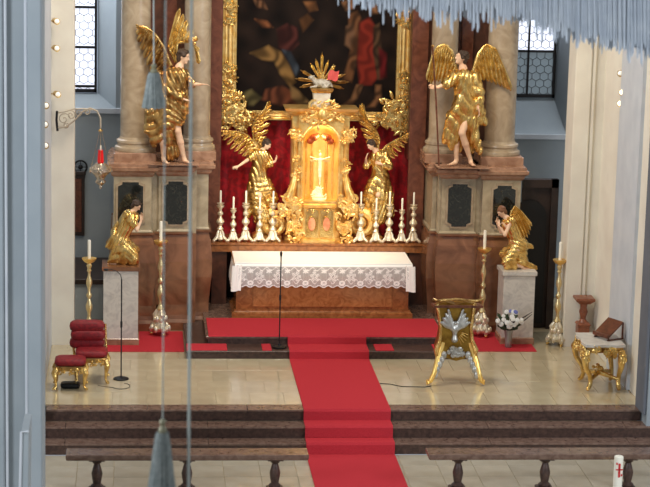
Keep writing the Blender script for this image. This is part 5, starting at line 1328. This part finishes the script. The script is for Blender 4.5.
# round iron sconce ring and dark wooden panel on the apse wall
o = at(80.5, 167, Y=YB-.06); rg = thing('wall_ring', 'round dark iron ring ornament on the wall above the narrow dark panel', 'ornament', o)
MB().tube([(.13*math.cos(t_), 0, .13*math.sin(t_)) for t_ in np.linspace(0, 2*PI, 24)], .018, 6).build('ring', IRON, rg, True)
MB().ball((0, .0, 0), (.05, .03, .05), 10, 6).tube([(-.12, 0, 0), (.12, 0, 0)], .008, 5).tube([(0, 0, -.12), (0, 0, .12)], .008, 5).build('boss', IRON, rg, True)
za, zb_ = at(80, 236, Y=YB-.1)[2], at(80, 175, Y=YB-.1)[2]; xa, xb = at(70, 200, Y=YB-.1)[0], at(84.5, 200, Y=YB-.1)[0]
wp = thing('wall_panel', 'narrow dark brown wooden panel on the blue wall left of the altar', 'panel', ((xa+xb)/2, YB-.003, za)); hw2 = (xb-xa)/2
MB().box(-hw2, hw2, -.06, 0, 0, zb_-za, .01).build('board', DOORW, wp); MB().box(-hw2-.02, hw2+.02, -.09, 0, zb_-za, zb_-za+.07, .01).build('cornice', DOORW, wp); MB().box(-hw2+.06, hw2-.06, -.075, -.06, .08, zb_-za-.08, .01).build('raised_field', WOOD, wp)

# ================================================================== small spotlights on the arch walls
def spotl(px, py, X, lit, label, toY=1.0):
    p = at(px, py, X=X); 
    p = at(px, py, Y=max(-2.6, min(1.0, p[1])))
    t = thing('spotlight', label, 'spotlight', p)
    sg = 1 if X < 0 else -1
    MB().lathe([(.03, -.06), (.055, -.04), (.06, .05), (.065, .06)], (0, 0, 0), 14).xf(lambda q: (sg*q[2]*.5+q[0]*.85, q[1]*.5-q[2]*.86, q[1]*.86-q[2]*.1)).build('housing', BRASS, t, True)
    MB().ball((sg*.028, -.055, 0), (.045, .03, .045), 10, 8).build('lens', LAMPW if lit else LAMPO, t, True)
    MB().tube([(0, .0, 0), (-sg*max(.04, abs(abs(p[0])-5.08)+.03), .03, .0)], .012, 6).build('bracket', BRASS, t)
    return t
for i, (px, py, lab) in enumerate(((55.5, 21, 'topmost small round spotlight on the left cream pilaster'), (55.5, 48, 'second small spotlight from the top on the left cream pilaster'), (56.5, 94, 'third spotlight from the top, just above the iron bracket'),
        (44.5, 105, 'small spotlight on the inner edge of the left wall, level with the bracket top'), (43.5, 124, 'dark small spotlight on the left wall edge beside the bracket'), (44, 145, 'lowest small spotlight on the left wall edge'))):
    spotl(px, py, -5.08, False, lab)
for px, py, lit, lab in ((621, 73, False, 'dark small spotlight highest on the right cream wall'), (623, 92, True, 'brightly lit spotlight in the middle of the right wall row'), (621, 103, True, 'lowest small lit spotlight on the right wall')):
    spotl(px, py, 5.08, lit, lab)

# ================================================================== communion rail benches
def rail_bench(x0, x1, legs, label):
    yb_ = -5.9; p = at(200, 452, Y=yb_+.2); zt = .07
    t = thing('communion_rail', label, 'rail', ((x0+x1)/2, yb_, -.569)); zl = zt+.57; cx_ = (x0+x1)/2
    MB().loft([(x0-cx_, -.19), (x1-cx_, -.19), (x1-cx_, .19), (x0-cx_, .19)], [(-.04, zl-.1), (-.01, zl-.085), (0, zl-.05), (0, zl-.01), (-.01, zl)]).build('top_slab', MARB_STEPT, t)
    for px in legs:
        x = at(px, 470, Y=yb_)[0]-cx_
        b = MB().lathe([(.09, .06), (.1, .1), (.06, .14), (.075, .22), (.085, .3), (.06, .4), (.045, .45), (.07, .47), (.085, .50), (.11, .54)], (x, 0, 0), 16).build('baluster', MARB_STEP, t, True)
        MB().box(x-.13, x+.13, -.13, .13, 0, .06, .008).build('baluster_foot', MARB_STEP, b); MB().box(x-.12, x+.12, -.13, .13, zl-.12, zl-.1, .004).build('baluster_cap', MARB_STEP, b)
    return t
rail_bench(at(66, 455, Y=-5.9)[0], at(308, 455, Y=-5.9)[0], (97, 187, 275), 'low red marble communion rail left of the carpet runner')
rail_bench(at(427, 455, Y=-5.9)[0], 5.4, (458, 545, 628), 'low red marble communion rail right of the carpet runner')

# big candle in front of the right rail
pe = at(619, 456, Y=-6.6)
pe_t = thing('paschal_candle', 'thick white candle with red decoration in front of the right rail', 'candle', (pe[0], -6.6, -.569))
hh = pe[2]+.569
MB().lathe([(.2, 0), (.2, .03), (.06, .06), (.03, .1), (.03, .17), (.08, .19)], (0, 0, 0), 18).build('holder', BRASS, pe_t, True)
MB().lathe([(.07, .19), (.07, hh-.01), (.06, hh)], (0, 0, 0), 22).build('wax', WAX, pe_t, True)
RW = mat('red_wax', (200, 40, 44), .5)
for a_, b_, c_, d_ in ((-.006, .006, hh-.32, hh-.1), (-.045, .045, hh-.205, hh-.19)):
    MB().box(a_-.01, b_+.01, -.076, -.062, c_, d_).build('red_cross', RW, pe_t)
MB().box(-.05, -.03, -.074, -.05, hh-.12, hh-.09).box(.03, .05, -.074, -.05, hh-.3, hh-.27).build('red_ornament', RW, pe_t)
# pew end at the lower left
xp = at(24, 470, Y=-11)[0]
pe2 = thing('pew_end', 'pale blue-grey painted pew end panel at the lower left', 'pew', (xp, -11, -.569))
zt_ = at(24, 431, Y=-11)[2]+.569
MB().add([(-.085, -.03, 0), (.03, -.03, 0), (.06, -.03, zt_), (-.03, -.03, zt_), (-.085, .8, 0), (.03, .8, 0), (.06, .8, zt_), (-.03, .8, zt_)], [(3, 2, 1, 0), (4, 5, 6, 7), (0, 1, 5, 4), (1, 2, 6, 5), (2, 3, 7, 6), (3, 0, 4, 7)][0:0]+[(0, 1, 2, 3), (5, 4, 7, 6), (1, 5, 6, 2), (4, 0, 3, 7), (3, 2, 6, 7)]).build('panel', PLASTER_B, pe2)
MB().tube([(-.09, -.04, 0), (-.03, -.04, zt_), (.065, -.04, zt_+.005)], .018, 6).build('edge_moulding', PLASTER_L, pe2)

# ================================================================== tassels, cords, hanging fringe
def tassel(px, ptop, pbot, wpx, Yt, label, xtop):
    a = at(px, pbot, Y=Yt); b = at(px, ptop, Y=Yt); h = b[2]-a[2]; sc_ = (Yt+37)/2100; rw = wpx*sc_/2
    t = thing('tassel', label, 'tassel', a)
    n = 40; rm = random.Random(int(px)); mb = MB()
    prof = [(.40, h*.80), (.52, h*.70), (.66, h*.5), (.84, h*.2), (1.0, 0.0)]
    mb.lathe([(r_*rw*.9, z) for r_, z in prof[::-1]], (0, 0, 0), 20)
    mb.build('core', TASSEL, t, True)
    mb = MB()
    for i in range(n):       # twisted threads of the skirt
        an = 2*PI*i/n; j = rm.uniform(.95, 1.05)
        mb.tube([(r_*rw*j*math.cos(an), r_*rw*j*math.sin(an), z-(rm.uniform(0, .03)*h if z == 0 else 0)) for r_, z in prof], rw*.075, 4)
    o_ = mb.build('fringe_skirt', TASSEL, t, True); o_['kind'] = 'stuff'
    MB().lathe([(.1*rw, h*.78), (.3*rw, h*.8), (.34*rw, h*.84), (.26*rw, h*.88), (.14*rw, h*.9), (.2*rw, h*.93), (.28*rw, h*.96), (.2*rw, h*.99), (.06*rw, h)], (0, 0, 0), 14).build('head_bead', mat('bead', (150, 146, 120), .4, .3), t, True)
    top = at(xtop, -60, Y=Yt)-a
    MB().tube([(0, 0, h*.97), top], sc_*.7, 6).build('cord', CORD, t)
    return t
tassel(162, 419, 486, 27, -20, 'large grey-blue tassel hanging low on a long cord in front of the steps', 166)
tassel(153.5, 64, 107, 22, -14, 'grey-blue tassel hanging in front of the left archangel', 153.5)
co = thing('hanging_cord', 'long grey-green cord hanging across the whole view, right of the tassels', 'cord', at(188, 560, Y=-20))
b = at(192, -60, Y=-20)-at(188, 560, Y=-20); MB().tube([(0, 0, 0), b], .012, 8).build('cord_strand', CORD, co, True)
# fringe
def fringe():
    mb = MB(); r = random.Random(11); n = 0
    def yb(px):
        xs = [345, 380, 430, 480, 515, 545, 575, 600, 625, 650, 690]; ys = [2, 10, 17, 19, 21, 30, 42, 46, 52, 62, 75]
        return float(np.interp(px, xs, ys))
    for lay in range(6):
        Yt = -15+lay*.13
        px = 346-lay*3
        while px < 700:
            e_ = yb(px); drop = e_-lay*2.5+r.uniform(-16, 4)+(r.uniform(3, 14) if r.random() < .28 else 0)
            if px < 380: drop += r.uniform(-8, 4)
            a = at(px, -70, Y=Yt); b = at(px-.6+r.uniform(-.8, .8), drop, Y=Yt)
            m_ = (a+b)/2+vec(r.uniform(-.01, .01), 0, 0); w_ = r.uniform(.007, .0125)
            if b[2] < a[2]: mb.tube([a, m_, b+vec(0, 0, .03), b], [w_, w_, w_, w_*.5], 4)
            px += r.uniform(1.1, 2.2)
    return mb
o = fringe().build('hanging_fringe', BLUETHREAD, None, True); tag(o, 'pale blue hanging fringe of thin strands at the upper right', 'fringe', kind='stuff')
